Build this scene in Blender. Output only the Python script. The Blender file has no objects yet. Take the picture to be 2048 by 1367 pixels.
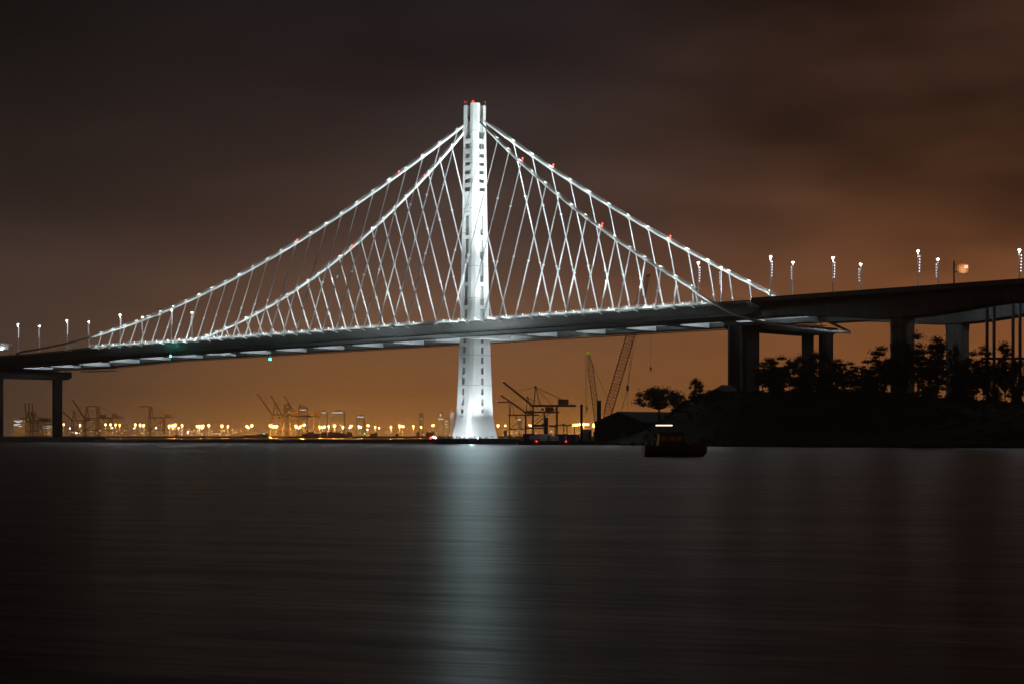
import bpy, math, random
from mathutils import Vector, Matrix
R = math.radians
scene = bpy.context.scene
C = scene.collection
random.seed(7)

# ------------------------------------------------------------------ camera
CAMH = 3.9
F_PX = 3605.0          # focal length in pixels of a 2048 px wide frame
HOR = 871.0            # picture row of the horizon
cd = bpy.data.cameras.new("camera"); cam = bpy.data.objects.new("camera", cd); C.objects.link(cam)
cam.location = (0, 0, CAMH); cam.rotation_euler = (R(90), 0, 0)
cd.sensor_width = 36; cd.lens = F_PX / 2048 * 36
cd.shift_y = (HOR - 683.5) / 2048
cd.clip_start = 0.5; cd.clip_end = 20000
scene.camera = cam

# ------------------------------------------------------------------ view, sampling
scene.view_settings.view_transform = 'Standard'; scene.view_settings.look = 'None'
scene.view_settings.exposure = 0; scene.view_settings.gamma = 1
scene.render.engine = 'CYCLES'
cy = scene.cycles
cy.use_denoising = True
cy.max_bounces = 5; cy.diffuse_bounces = 2; cy.glossy_bounces = 3; cy.transmission_bounces = 2; cy.volume_bounces = 0
cy.sample_clamp_indirect = 4; cy.caustics_reflective = False; cy.caustics_refractive = False
cy.use_light_tree = True

# ------------------------------------------------------------------ night sky lit by the city
SKY_GAIN = 1.0
def lin(c):
    return tuple(((v/255)/12.92 if v/255 < .04045 else ((v/255+.055)/1.055)**2.4) for v in c) + (1,)
world = bpy.data.worlds.new("World"); scene.world = world; world.use_nodes = True
nt = world.node_tree; N = nt.nodes; L = nt.links; N.clear()
def nd(t, **k):
    n = N.new(t)
    for a, b in k.items(): setattr(n, a, b)
    return n
def mth(op, a, b=None, c=None):
    n = nd('ShaderNodeMath', operation=op)
    for i, v in enumerate((a, b, c)):
        if v is None: continue
        if isinstance(v, (int, float)): n.inputs[i].default_value = v
        else: L.new(v, n.inputs[i])
    return n.outputs[0]
tc = nd('ShaderNodeTexCoord'); sp = nd('ShaderNodeSeparateXYZ'); L.new(tc.outputs['Generated'], sp.inputs[0])
az = mth('DIVIDE', sp.outputs[0], mth('MAXIMUM', mth('ABSOLUTE', sp.outputs[1]), 0.25))
az = mth('MINIMUM', mth('MAXIMUM', az, -0.6), 0.6)
el = mth('MAXIMUM', sp.outputs[2], 0.0)
elf = mth('MULTIPLY', el, 2.0)
def ramp(stops):
    r = nd('ShaderNodeValToRGB'); cr = r.color_ramp; cr.interpolation = 'B_SPLINE'
    while len(cr.elements) < len(stops): cr.elements.new(0.5)
    for e, (p, c) in zip(cr.elements, stops): e.position = p*2; e.color = lin(c)
    L.new(elf, r.inputs[0]); return r.outputs[0]
rl = ramp([(0, (88, 70, 56)), (.022, (84, 67, 55)), (.077, (70, 54, 46)), (.13, (45, 34, 31)), (.187, (28, 23, 21)), (.24, (19, 16, 15)), (.5, (14, 12, 14))])
rc = ramp([(0, (188, 122, 58)), (.012, (170, 110, 57)), (.03, (142, 93, 54)), (.06, (112, 76, 52)), (.10, (78, 57, 48)), (.15, (51, 38, 34)), (.20, (36, 28, 28)), (.24, (30, 25, 26)), (.5, (20, 17, 20))])
rr = ramp([(0, (160, 101, 54)), (.03, (152, 95, 52)), (.06, (136, 84, 48)), (.10, (106, 65, 40)), (.14, (80, 50, 32)), (.19, (56, 36, 26)), (.24, (52, 33, 24)), (.5, (26, 18, 16))])
def mrange(v, a, b):
    n = nd('ShaderNodeMapRange', interpolation_type='SMOOTHSTEP'); L.new(v, n.inputs[0])
    n.inputs[1].default_value = a; n.inputs[2].default_value = b; return n.outputs[0]
def mixc(f, a, b):
    n = nd('ShaderNodeMix', data_type='RGBA'); L.new(f, n.inputs[0]); L.new(a, n.inputs[6]); L.new(b, n.inputs[7]); return n.outputs[2]
sky = mixc(mrange(az, -0.30, -0.06), rl, rc)
sky = mixc(mrange(az, 0.0, 0.24), sky, rr)
cv = nd('ShaderNodeCombineXYZ'); L.new(mth('MULTIPLY', az, 2.6), cv.inputs[0]); L.new(mth('MULTIPLY', el, 9.0), cv.inputs[1]); cv.inputs[2].default_value = 3.7
nz = nd('ShaderNodeTexNoise'); L.new(cv.outputs[0], nz.inputs['Vector']); nz.inputs['Scale'].default_value = 1.5; nz.inputs['Detail'].default_value = 3.5; nz.inputs['Roughness'].default_value = .5
cl = mth('SUBTRACT', nz.outputs[0], 0.5)
amp = mth('ADD', mth('MULTIPLY', mrange(az, -0.25, 0.28), 0.75), 0.45)
amp = mth('MULTIPLY', amp, mrange(el, 0.015, 0.10))
cloud = mth('ADD', mth('MULTIPLY', mth('MULTIPLY', cl, 2.9), amp), 1.0)
cloud = mth('MAXIMUM', cloud, 0.4)
for a0, e0, wa, we, k in ((.176, .130, .075, .016, .42), (.045, .190, .07, .018, .30), (.14, .155, .12, .022, .16), (-.07, .155, .05, .03, .18), (.27, .215, .05, .02, .2)):
    g1 = mth('DIVIDE', mth('SUBTRACT', az, a0), wa); g2 = mth('DIVIDE', mth('SUBTRACT', el, e0), we)
    g_ = mth('EXPONENT', mth('MULTIPLY', mth('ADD', mth('MULTIPLY', g1, g1), mth('MULTIPLY', g2, g2)), -1.0))
    cloud = mth('ADD', cloud, mth('MULTIPLY', mth('MULTIPLY', g_, k), mth('ADD', mth('MULTIPLY', nz.outputs[0], 1.2), 0.4)))
vm = nd('ShaderNodeVectorMath', operation='SCALE'); L.new(sky, vm.inputs[0]); L.new(cloud, vm.inputs['Scale'])
bg = nd('ShaderNodeBackground'); L.new(vm.outputs[0], bg.inputs[0]); bg.inputs[1].default_value = SKY_GAIN
wo = nd('ShaderNodeOutputWorld'); L.new(bg.outputs[0], wo.inputs[0])

# ------------------------------------------------------------------ materials
def mat(name, col, rough=.6, metal=0., var=.12, scale=.3, bump=0., emit=None, estr=0., spec=.5, stretch=(1, 1, 1), coord='Object', joint=None):
    m = bpy.data.materials.new(name); m.use_nodes = True
    n = m.node_tree.nodes; l = m.node_tree.links; b = n['Principled BSDF']
    b.inputs['Roughness'].default_value = rough; b.inputs['Metallic'].default_value = metal
    b.inputs['Specular IOR Level'].default_value = spec
    t = n.new('ShaderNodeTexCoord'); mp = n.new('ShaderNodeMapping'); l.new(t.outputs[coord], mp.inputs[0]); mp.inputs['Scale'].default_value = stretch
    z = n.new('ShaderNodeTexNoise'); z.inputs['Scale'].default_value = scale; z.inputs['Detail'].default_value = 6; l.new(mp.outputs[0], z.inputs['Vector'])
    r = n.new('ShaderNodeValToRGB'); l.new(z.outputs[0], r.inputs[0])
    r.color_ramp.elements[0].position = .3; r.color_ramp.elements[1].position = .7
    r.color_ramp.elements[0].color = tuple(c*(1-var) for c in col) + (1,)
    r.color_ramp.elements[1].color = tuple(min(1, c*(1+var)) for c in col) + (1,)
    col_out = r.outputs[0]
    if joint:      # plate or formwork joints at a fixed spacing
        ax_, spc, wd, dk = joint; sx = n.new('ShaderNodeSeparateXYZ'); l.new(t.outputs['Object'], sx.inputs[0])
        q = n.new('ShaderNodeMath'); q.operation = 'FLOORED_MODULO'; l.new(sx.outputs[ax_], q.inputs[0]); q.inputs[1].default_value = spc
        q2 = n.new('ShaderNodeMath'); q2.operation = 'LESS_THAN'; l.new(q.outputs[0], q2.inputs[0]); q2.inputs[1].default_value = wd
        mx = n.new('ShaderNodeMix'); mx.data_type = 'RGBA'; l.new(q2.outputs[0], mx.inputs[0]); l.new(col_out, mx.inputs[6]); mx.inputs[7].default_value = tuple(c*dk for c in col)+(1,); col_out = mx.outputs[2]
    l.new(col_out, b.inputs['Base Color'])
    if bump:
        bp = n.new('ShaderNodeBump'); bp.inputs['Strength'].default_value = bump; l.new(z.outputs[0], bp.inputs['Height']); l.new(bp.outputs[0], b.inputs['Normal'])
    if emit:
        b.inputs['Emission Color'].default_value = tuple(emit) + (1,); b.inputs['Emission Strength'].default_value = estr
    return m
M_white = mat('white_steel_paint', (.74, .77, .77), .45, var=.07, scale=.12, stretch=(1, 1, .25))
M_tower = mat('white_tower_paint', (.76, .79, .79), .5, var=.06, scale=.15, stretch=(1, 1, .2))
M_link = mat('pale_green_link_paint', (.42, .47, .45), .5, var=.1, scale=.4)
M_deck = mat('grey_steel_girder_paint', (.40, .43, .42), .5, var=.22, scale=.10, stretch=(.5, 1, 1), joint=(0, 10.0, .3, .45))
M_road = mat('asphalt', (.05, .05, .05), .85, scale=.6)
M_conc = mat('grey_concrete', (.125, .123, .117), .85, var=.3, scale=.18, stretch=(1, 1, .35), joint=(0, 6.0, .2, .5))
M_dconc = mat('dark_concrete', (.10, .10, .10), .85, var=.2, scale=.3)
M_pier = mat('dark_pier_concrete', (.034, .033, .031), .9, var=.3, scale=.25, stretch=(1, 1, .3))  # near-black base colour, tone varying at random
M_fend = mat('dark_fender_timber', (.05, .05, .052), .8, var=.3, scale=.5)
M_rope = mat('white_wire_rope', (.66, .70, .71), .5, var=.05, scale=.5)
M_galv = mat('galvanised_pole_steel', (.50, .51, .52), .45, metal=.3, var=.06)
M_dark = mat('dark_painted_steel', (.04, .04, .042), .6)
M_rock = mat('dark_rock', (.045, .04, .036), .95, var=.4, scale=.35, bump=.6)
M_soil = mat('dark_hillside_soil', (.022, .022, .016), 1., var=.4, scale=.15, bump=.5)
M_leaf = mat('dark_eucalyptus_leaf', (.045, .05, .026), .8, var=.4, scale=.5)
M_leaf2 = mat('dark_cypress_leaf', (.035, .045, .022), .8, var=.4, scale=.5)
M_bark = mat('grey_bark', (.10, .085, .065), .95, var=.3, scale=1.5)
M_crane = mat('ochre_crane_paint', (.22, .16, .10), .6, var=.15, scale=.1)
M_cranedark = mat('brown_crane_paint', (.24, .15, .10), .7, var=.15, scale=.1)
M_house = mat('machinery_house_paint', (.42, .22, .10), .6, var=.1)
M_yellow = mat('yellow_boom_paint', (.52, .44, .04), .55, var=.15)
M_redboom = mat('red_boom_paint', (.50, .07, .07), .55, var=.2, scale=.6)
M_brownboom = mat('brown_boom_paint', (.16, .10, .06), .6, var=.2)
M_quay = mat('quay_wall_concrete', (.36, .30, .22), .9, var=.25, scale=.02, stretch=(1, 1, 3))
M_yard = mat('port_yard_asphalt', (.16, .14, .11), .9, var=.3, scale=.05)
M_bld = mat('hazy_tower_facade', (.34, .29, .24), .7, var=.15, scale=.05)
M_roofd = mat('dark_metal_roof', (.016, .016, .016), .9, spec=.15, var=.3, scale=.4, stretch=(1, .2, 1))
M_roofg = mat('grey_shingle_roof', (.16, .17, .18), .8, var=.2, scale=.5)
M_blue = mat('blue_container_paint', (.03, .07, .28), .5, var=.15, scale=.4)
M_pale = mat('pale_trailer_paint', (.42, .46, .42), .5, var=.15, scale=.4)
M_hull = mat('rust_brown_hull_paint', (.032, .014, .008), .5, var=.2, scale=.6)
M_cabin = mat('grey_cabin_paint', (.05, .045, .042), .5, var=.12)
M_glass = mat('dark_glass', (.02, .02, .022), .1, var=.05)
M_orsign = mat('orange_sign_sheet', (.80, .30, .06), .5, var=.05)
M_sign = mat('pale_sign_sheet', (.5, .53, .56), .5, var=.05)
def em(name, col, s):
    m = bpy.data.materials.new(name); m.use_nodes = True
    n = m.node_tree.nodes; b = n['Principled BSDF']; b.inputs['Base Color'].default_value = (.2, .2, .2, 1)
    z = n.new('ShaderNodeTexNoise'); z.inputs['Scale'].default_value = .5
    mr = n.new('ShaderNodeMapRange'); mr.inputs[3].default_value = s*.9; mr.inputs[4].default_value = s*1.1
    m.node_tree.links.new(z.outputs[0], mr.inputs[0]); m.node_tree.links.new(mr.outputs[0], b.inputs['Emission Strength'])
    b.inputs['Emission Color'].default_value = tuple(col) + (1,)
    return m
E_lamp = em('white_lamp_glow', (1, .98, .93), 45)
E_led = em('white_led_glow', (.86, .92, 1), 2.6)
E_leddim = em('faint_led_glow', (.86, .92, 1), 1.3)
E_sod = em('sodium_lamp_glow', (1, .40, .07), 3.2)
E_sodb = em('bright_sodium_lamp_glow', (1, .45, .09), 6)
E_cool = em('cool_lamp_glow', (.85, .92, 1), 40)
E_red = em('red_beacon_glow', (1, .03, .012), 7)
E_redS = em('red_marker_glow', (1, .03, .015), 12)
E_green = em('green_marker_glow', (.02, 1, .75), 28)
E_win = em('pale_window_glow', (.78, .84, 1), 1.6)
E_winw = em('warm_window_glow', (1, .82, .6), 1.2)
E_cyan = em('cyan_sign_glow', (.1, .55, .95), .9)
E_bar = em('warm_smeared_lamp_glow', (1, .80, .62), 2.6)
E_flood = em('floodlight_glow', (.85, .97, 1), 2.5)
E_sgn = em('sign_lettering_glow', (1, .97, .97), 1.4)
E_yard = em('yard_lamp_glow', (1, .62, .32), 7)

# ------------------------------------------------------------------ mesh helpers
class MB:
    def __init__(s): s.v = []; s.f = []
    def add(s, vs, fs):
        o = len(s.v); s.v += [tuple(v) for v in vs]; s.f += [tuple(i+o for i in f) for f in fs]; return s
    def box(s, c, d, rz=0):
        x, y, z = d[0]/2, d[1]/2, d[2]/2; cs, sn = math.cos(rz), math.sin(rz)
        vs = [(c[0]+a*x*cs-b*y*sn, c[1]+a*x*sn+b*y*cs, c[2]+e*z) for a in (-1, 1) for b in (-1, 1) for e in (-1, 1)]
        return s.add(vs, [(0, 1, 3, 2), (4, 6, 7, 5), (0, 4, 5, 1), (2, 3, 7, 6), (0, 2, 6, 4), (1, 5, 7, 3)])
    def loft(s, rings, cap=True):
        n = len(rings[0]); vs = [p for r in rings for p in r]; fs = []
        for i in range(len(rings)-1):
            for j in range(n):
                a = i*n+j; b = i*n+(j+1) % n; fs.append((a, b, b+n, a+n))
        if cap: fs += [tuple(reversed(range(n))), tuple((len(rings)-1)*n+j for j in range(n))]
        return s.add(vs, fs)
    def tube(s, pts, r, n=6, cap=True):
        pts = [Vector(p) for p in pts]; rings = []
        rr_ = r if hasattr(r, '__len__') else [r]*len(pts)
        for i, p in enumerate(pts):
            t = (pts[min(i+1, len(pts)-1)]-pts[max(i-1, 0)]).normalized()
            ref = Vector((0, 0, 1)) if abs(t.z) < .95 else Vector((1, 0, 0))
            a = t.cross(ref).normalized(); b = t.cross(a)
            rings.append([p+(a*math.cos(2*math.pi*k/n)+b*math.sin(2*math.pi*k/n))*rr_[i] for k in range(n)])
        return s.loft(rings, cap)
    def beam(s, p, q, w, h):
        p, q = Vector(p), Vector(q); t = (q-p).normalized()
        ref = Vector((0, 0, 1)) if abs(t.z) < .95 else Vector((0, 1, 0))
        a = t.cross(ref).normalized()*w/2; b = t.cross(a).normalized()*h/2
        return s.loft([[e+a+b, e-a+b, e-a-b, e+a-b] for e in (p, q)])
    def ball(s, c, r, n=8, m=5, sc=(1, 1, 1)):
        rings = []
        for i in range(1, m):
            ph = math.pi*i/m
            rings.append([(c[0]+sc[0]*r*math.sin(ph)*math.cos(2*math.pi*k/n), c[1]+sc[1]*r*math.sin(ph)*math.sin(2*math.pi*k/n), c[2]+sc[2]*r*math.cos(ph)) for k in range(n)])
        return s.loft(rings)
def obj(name, mb, m, parent=None, label=None, smooth=False):
    me = bpy.data.meshes.new(name); me.from_pydata(mb.v, [], mb.f); me.update()
    ms = m if isinstance(m, (list, tuple)) else [m]
    for q in ms: me.materials.append(q)
    if smooth: me.polygons.foreach_set('use_smooth', [True]*len(me.polygons))
    o = bpy.data.objects.new(name, me); C.objects.link(o)
    if parent: o.parent = parent
    if label: o['label'] = label
    return o
def tag(o, label, cat, group=None):
    o['label'] = label; o['category'] = cat
    if group: o['group'] = group
    return o
def thing(name, label, cat, loc=(0, 0, 0), rz=0, group=None):
    o = bpy.data.objects.new(name, None); C.objects.link(o); o.location = loc; o.rotation_euler = (0, 0, rz)
    return tag(o, label, cat, group)
def struct(name, mb, m, kind='structure', smooth=False):
    o = obj(name, mb, m, smooth=smooth); o['kind'] = kind; return o
def dup(root, loc, rz, label, group=None):
    r = root.copy(); C.objects.link(r); r.location = loc; r.rotation_euler = (0, 0, rz); r['label'] = label
    if group: r['group'] = group
    for ch in list(root.children):
        c = ch.copy(); C.objects.link(c); c.parent = r
        for g in list(ch.children):
            d = g.copy(); C.objects.link(d); d.parent = c
    return r
def light(kind, name, loc, power, col, parent=None, aim=None, size=40, blend=.6, radius=.3):
    ld = bpy.data.lights.new(name, kind); ld.energy = power; ld.color = col; ld.shadow_soft_size = radius
    if kind == 'SPOT': ld.spot_size = R(size); ld.spot_blend = blend
    o = bpy.data.objects.new(name, ld); C.objects.link(o); o.location = loc
    if aim is not None: o.rotation_euler = (Vector(aim)-Vector(loc)).to_track_quat('-Z', 'Y').to_euler()
    if parent: o.parent = parent
    return o
def at(px, py, Y):     # the place in the scene that a spot of the survey picture marks, at distance Y
    return Vector(((px-1024)*Y/F_PX, Y, CAMH+(HOR-py)*Y/F_PX))
def ordinal(n):
    w = ['first', 'second', 'third', 'fourth', 'fifth', 'sixth', 'seventh', 'eighth', 'ninth', 'tenth', 'eleventh', 'twelfth', 'thirteenth', 'fourteenth', 'fifteenth', 'sixteenth', 'seventeenth', 'eighteenth', 'nineteenth']
    if n <= 19: return w[n-1]
    tens = {2: 'twent', 3: 'thirt', 4: 'fort', 5: 'fift', 6: 'sixt', 7: 'sevent', 8: 'eight'}[n//10]
    return tens+'ieth' if n % 10 == 0 else tens+'y-'+w[n % 10-1]

# ------------------------------------------------------------------ water
def water_material():
    m = bpy.data.materials.new('night_water'); m.use_nodes = True
    n = m.node_tree.nodes; l = m.node_tree.links; n.clear()
    t = n.new('ShaderNodeTexCoord'); h = None
    vr = n.new('ShaderNodeVectorRotate'); vr.rotation_type = 'Z_AXIS'; vr.inputs['Angle'].default_value = R(17); l.new(t.outputs['Object'], vr.inputs['Vector'])
    for sx, sy, amt in ((.012, .07, 1.0), (.07, .5, .22), (.35, 2.2, .05)):
        mp = n.new('ShaderNodeMapping'); mp.inputs['Scale'].default_value = (sx, sy, 1); l.new(vr.outputs[0], mp.inputs[0])
        z = n.new('ShaderNodeTexNoise'); z.inputs['Scale'].default_value = 1; z.inputs['Detail'].default_value = 4; l.new(mp.outputs[0], z.inputs['Vector'])
        mu = n.new('ShaderNodeMath'); mu.operation = 'MULTIPLY'; mu.inputs[1].default_value = amt; l.new(z.outputs[0], mu.inputs[0])
        if h is None: h = mu.outputs[0]
        else:
            ad = n.new('ShaderNodeMath'); ad.operation = 'ADD'; l.new(h, ad.inputs[0]); l.new(mu.outputs[0], ad.inputs[1]); h = ad.outputs[0]
    bp = n.new('ShaderNodeBump'); bp.inputs['Strength'].default_value = .5; bp.inputs['Distance'].default_value = .25; l.new(h, bp.inputs['Height'])
    g = n.new('ShaderNodeBsdfAnisotropic'); g.inputs['Color'].default_value = (WATER_R, WATER_R*1.12, WATER_R*1.13, 1); g.inputs['Roughness'].default_value = .34; l.new(bp.outputs[0], g.inputs['Normal'])
    pm = None      # ripple streaks painted by scaling the reflection colour with stretched noise
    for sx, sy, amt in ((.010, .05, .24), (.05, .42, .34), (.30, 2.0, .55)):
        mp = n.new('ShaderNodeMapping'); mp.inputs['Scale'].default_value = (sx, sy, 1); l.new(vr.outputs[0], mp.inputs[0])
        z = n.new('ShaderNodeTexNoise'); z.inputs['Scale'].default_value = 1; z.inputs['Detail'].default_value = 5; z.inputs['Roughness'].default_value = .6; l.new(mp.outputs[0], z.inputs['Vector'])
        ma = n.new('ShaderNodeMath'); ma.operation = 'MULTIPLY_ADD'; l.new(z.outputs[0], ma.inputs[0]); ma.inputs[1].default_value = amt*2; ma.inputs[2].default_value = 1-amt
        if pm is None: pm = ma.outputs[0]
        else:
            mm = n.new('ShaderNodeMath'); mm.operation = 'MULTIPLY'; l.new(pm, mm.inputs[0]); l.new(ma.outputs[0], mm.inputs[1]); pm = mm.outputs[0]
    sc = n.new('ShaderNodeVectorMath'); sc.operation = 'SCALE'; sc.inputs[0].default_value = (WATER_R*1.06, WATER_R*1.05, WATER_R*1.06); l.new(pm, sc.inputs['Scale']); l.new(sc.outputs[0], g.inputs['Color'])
    d = n.new('ShaderNodeBsdfDiffuse'); d.inputs[0].default_value = (.012, .015, .016, 1)
    f = n.new('ShaderNodeFresnel'); f.inputs[0].default_value = 1.333; l.new(bp.outputs[0], f.inputs['Normal'])
    mx = n.new('ShaderNodeMixShader'); l.new(f.outputs[0], mx.inputs[0]); l.new(d.outputs[0], mx.inputs[1]); l.new(g.outputs[0], mx.inputs[2])
    o = n.new('ShaderNodeOutputMaterial'); l.new(mx.outputs[0], o.inputs[0])
    return m
WATER_R = .36
w = MB(); xs = [-3200, -600, 600, 3200]; ys = [-80, 60, 400, 800, 1000, 1147]
w.add([(x, y, 0) for y in ys for x in xs], [(j*4+i, j*4+i+1, j*4+i+5, j*4+i+4) for j in range(5) for i in range(3)])
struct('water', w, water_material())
w = MB(); ys = [1147, 1500, 2200, 3200, 5000, 7000]
w.add([(x, y, 0) for y in ys for x in xs], [(j*4+i, j*4+i+1, j*4+i+5, j*4+i+4) for j in range(5) for i in range(3)])
M_calm = mat('calm_harbour_water', (.02, .018, .014), .2, var=.1, scale=.01, spec=.6)
struct('harbour_water', w, M_calm)

# ------------------------------------------------------------------ suspension bridge
X0, Y0, TH = -18.553, 898.33, .7197
c_, s_ = math.cos(TH), math.sin(TH)
HU = 37.9                                     # half width between hanger planes
def dz(s):
    t = s/100; z = 58.16+.97*t
    if s < -262: z -= min(1.6, (-262-s)*.028)
    return z
def cabn(s):
    t = s/100
    if s <= 0: return (max(1.2, -.009-22.637*t-4.316*t*t-.336*t**3), 162.53+62.003*t+9.557*t*t+.193*t**3)
    return (max(1.2, -.642+32.728*t-8.881*t*t+2.242*t**3), 162.57-72.602*t+6.831*t*t+.59*t**3)
def cabf(s):
    t = s/100
    if s <= 0: return (max(1.2, 1.045-19.977*t-2.786*t*t-.004*t**3), 162.22+60.704*t+8.567*t*t+.024*t**3)
    return (max(1.2, 1.292+27.143*t-2.331*t*t+.072*t**3), 163.58-78.649*t+12.927*t*t-1.736*t**3)
def bw(s, u, z):                              # bridge coordinates to world
    return Vector((X0+s*c_-u*s_, Y0-s*s_-u*c_, z))
bridge = thing('suspension_bridge', 'floodlit white suspension bridge with one tall tower and two cables of slanted hangers', 'bridge', (X0, Y0, 0), -TH)
def P(s, u, z): return (s, -u, z)             # bridge coordinates to the bridge's own frame

# tower
def half(z):
    tab = [(168, 4.6, 4.6), (114, 4.7, 5.5), (61, 4.9, 6.9), (49, 5.0, 7.5), (20, 5.2, 8.9), (13, 5.25, 9.3)]
    if z >= tab[0][0]: return tab[0][1:]
    for (za, a1, b1), (zb, a2, b2) in zip(tab, tab[1:]):
        if z >= zb:
            k = (za-z)/(za-zb); return a1+(a2-a1)*k, b1+(b2-b1)*k
    return tab[-1][1:]
skirt = MB()
def octa(a, b, c, z): return [P(x, y, z) for x, y in ((a, b-c), (a-c, b), (c-a, b), (-a, b-c), (-a, c-b), (c-a, -b), (a-c, -b), (a, c-b))]
skirt.loft([octa(6.9, 11.9, 2.2, 2.6), octa(6.5, 11.3, 2.1, 4.2), octa(5.75, 10.1, 1.9, 9.2), octa(5.35, 9.45, 1.7, 13.4)])
tower = obj('tower', skirt, M_tower, bridge)
TOPZ = 168
def slot(z): return 1.85 if 118 < z < 154.6 else (.85 if z < 52.05 else 1.25)
def shaft(sg, ug):
    mb = MB(); rings = []
    for z in (13.4, 20, 35, 49, 52, 52.1, 61, 80, 114, 117.95, 118.05, 140, 154.55, 154.65, TOPZ+(.8 if (sg > 0 and ug > 0) else 0)):
        a, b = half(z); g = slot(z); c = 1.55
        pts = [(g, g), (a, g), (a, b-c), (a-c, b), (g, b)]
        if sg*ug < 0: pts = pts[::-1]
        rings.append([P(sg*x, ug*y, z) for x, y in pts])
    mb.loft(rings); return mb
for sg in (-1, 1):
    for ug in (-1, 1):
        sh = obj('tower_shaft', shaft(sg, ug), M_tower, tower)
# raised seams round the shafts
for z in (155.2, 116.6, 104.5, 88, 72, 44, 29):
    a, b = half(z); c = 1.55; o_ = .05; g = 1.25
    pts = []
    for sg, ug in ((1, 1), (-1, 1), (-1, -1), (1, -1)):
        q = [(sg*(a+o_), ug*g), (sg*(a+o_), ug*(b-c)), (sg*(a-c), ug*(b+o_)), (sg*g, ug*(b+o_))]
        pts += q if sg*ug > 0 else q[::-1]
    seam = MB(); seam.loft([[P(x, y, zz) for x, y in pts] for zz in (z-.14, z+.14)], cap=False); obj('splice_band', seam, M_link, tower)
def link(z0, z1, inset, m, nm='shear_link'):
    a, b = half((z0+z1)/2); a -= inset; b -= inset; g = slot((z0+z1)/2)-.005; mb = MB()
    mb.loft([[P(x, y, z) for x, y in ((a, -g), (a, g), (g, g), (g, b), (-g, b), (-g, g), (-a, g), (-a, -g), (-g, -g), (-g, -b), (g, -b), (g, -g))] for z in (z0, z1)])
    return obj(nm, mb, m, tower)
for y in (275, 295, 313, 329, 346, 363, 380):          # closely stacked links near the top
    z = CAMH+(HOR-y)*.2487; link(z-3.15, z-1.0, .03, M_tower)
link(155, 160.0, 1.0, M_link); link(118.1, 124.2, .25, M_tower); link(115.2, 117.9, .1, M_tower)
z = 115.0
while z > 64:                                          # long links of the middle legs
    link(z-8.6, z-2.4, .75, M_link); link(z-2.0, z-.2, .12, M_tower); z -= 11.6
z = 50.0
while z > 17:                                          # links below the deck
    link(z-2.1, z, .12, M_tower); z -= 5.15
link(13.6, 15.2, .1, M_tower)
core = MB(); core.box(P(0, 0, 88), (1.6, 1.6, 148)); obj('lift_shaft', core, M_tower, tower)
sad = MB(); sad.box(P(0, 0, 163.6), (6.2, 2.46, 4.0)); sad.box(P(0, 0, 161.2), (2.4, 7.4, 2.0)); sad.box(P(1.2, 0, 168.3), (3, 2.3, 1.5))
obj('cable_saddle', sad, M_dark, tower)
for sx, uy in ((-3.6, 3.6), (-3.0, -3.6), (3.8, -3.6), (-4.0, 1.6)): top = MB(); top.tube([P(sx, uy, 167.5), P(sx, uy, 170.2)], .07, 5); obj('lamp_rod', top, M_galv, tower)
top = MB(); top.box(P(.3, 1.6, 168.6), (1.2, 1.2, 2)); obj('beacon_plinth', top, M_galv, tower)
bc = MB(); bc.ball(P(.3, 1.6, 170.0), .5); obj('aviation_light', bc, E_red, tower, 'large red beacon on the tower top')
for sx, uy in ((-3.6, 3.6), (3.8, -3.6), (-4, 1.6)):
    b2 = MB(); b2.ball(P(sx, uy, 170.2), .14, 6, 4); obj('aviation_light', b2, E_red, tower, 'small red lamp at a corner of the tower top')
# maintenance ladder and stair at the legs
lad = MB()
for du in (-.35, .35): lad.beam(P(-1.9+du, half(30)[1]+.5, 14), P(-1.9+du, half(30)[1]-.9, 49), .1, .1)
for k in range(58):
    f = k/58; lad.box(P(-1.9, half(30)[1]+.5-1.4*f, 14+35*f), (.7, .07, .09))
obj('access_ladder', lad, M_link, tower)
stair = MB()
SX, SU = -8.9, 6.0
for k in range(8):
    zz = 3.0+k*1.55
    stair.box(P(SX, SU, zz+1.5), (2.3, 1.7, .12)); stair.beam(P(SX-1.1, SU+.8, zz), P(SX+1.1, SU+.8, zz+1.5), .12, .22); stair.beam(P(SX+1.1, SU-.8, zz), P(SX-1.1, SU-.8, zz+1.5), .12, .22)
    stair.beam(P(SX-1.15, SU+.85, zz+2.4), P(SX+1.15, SU+.85, zz+2.4), .07, .07)
for a in (-1.15, 1.15):
    for b in (-.85, .85): stair.box(P(SX+a, SU+b, 9.2), (.13, .13, 12.8))
obj('stair_tower', stair, M_galv, bridge)
# footing with its dark fender
ft = MB(); ft.loft([octa(15.5, 17.5, 4, -.6), octa(15.5, 17.5, 4, 2.7)])
foot = obj('footing', ft, M_fend, bridge)
for k in range(11):
    fr = MB(); fr.box(P(-12+2.4*k, 17.65, 1.1), (.5, .3, 2.6)); obj('fender_post', fr, M_dark, foot)
for k in range(12): fr = MB(); fr.box(P(15.65, -13+2.35*k, 1.1), (.3, .5, 2.6)); obj('fender_post', fr, M_dark, foot)
for (s, u, z, m, r) in ((-13.5, 17.2, 3.2, E_redS, .5), (-11, 16.8, 3.0, E_cool, .22), (-15, 12.5, 3.0, E_cool, .22), (13, 12, 3.0, E_cool, .15)):
    mk = MB(); mk.box(P(s, u, z-.4), (.18, .18, .8)); mk.ball(P(s, u, z), r, 8, 5)
    obj('marker_light', mk, m, foot, 'red marker lamp on the fender' if m is E_redS else 'small white lamp on the fender')

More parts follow.
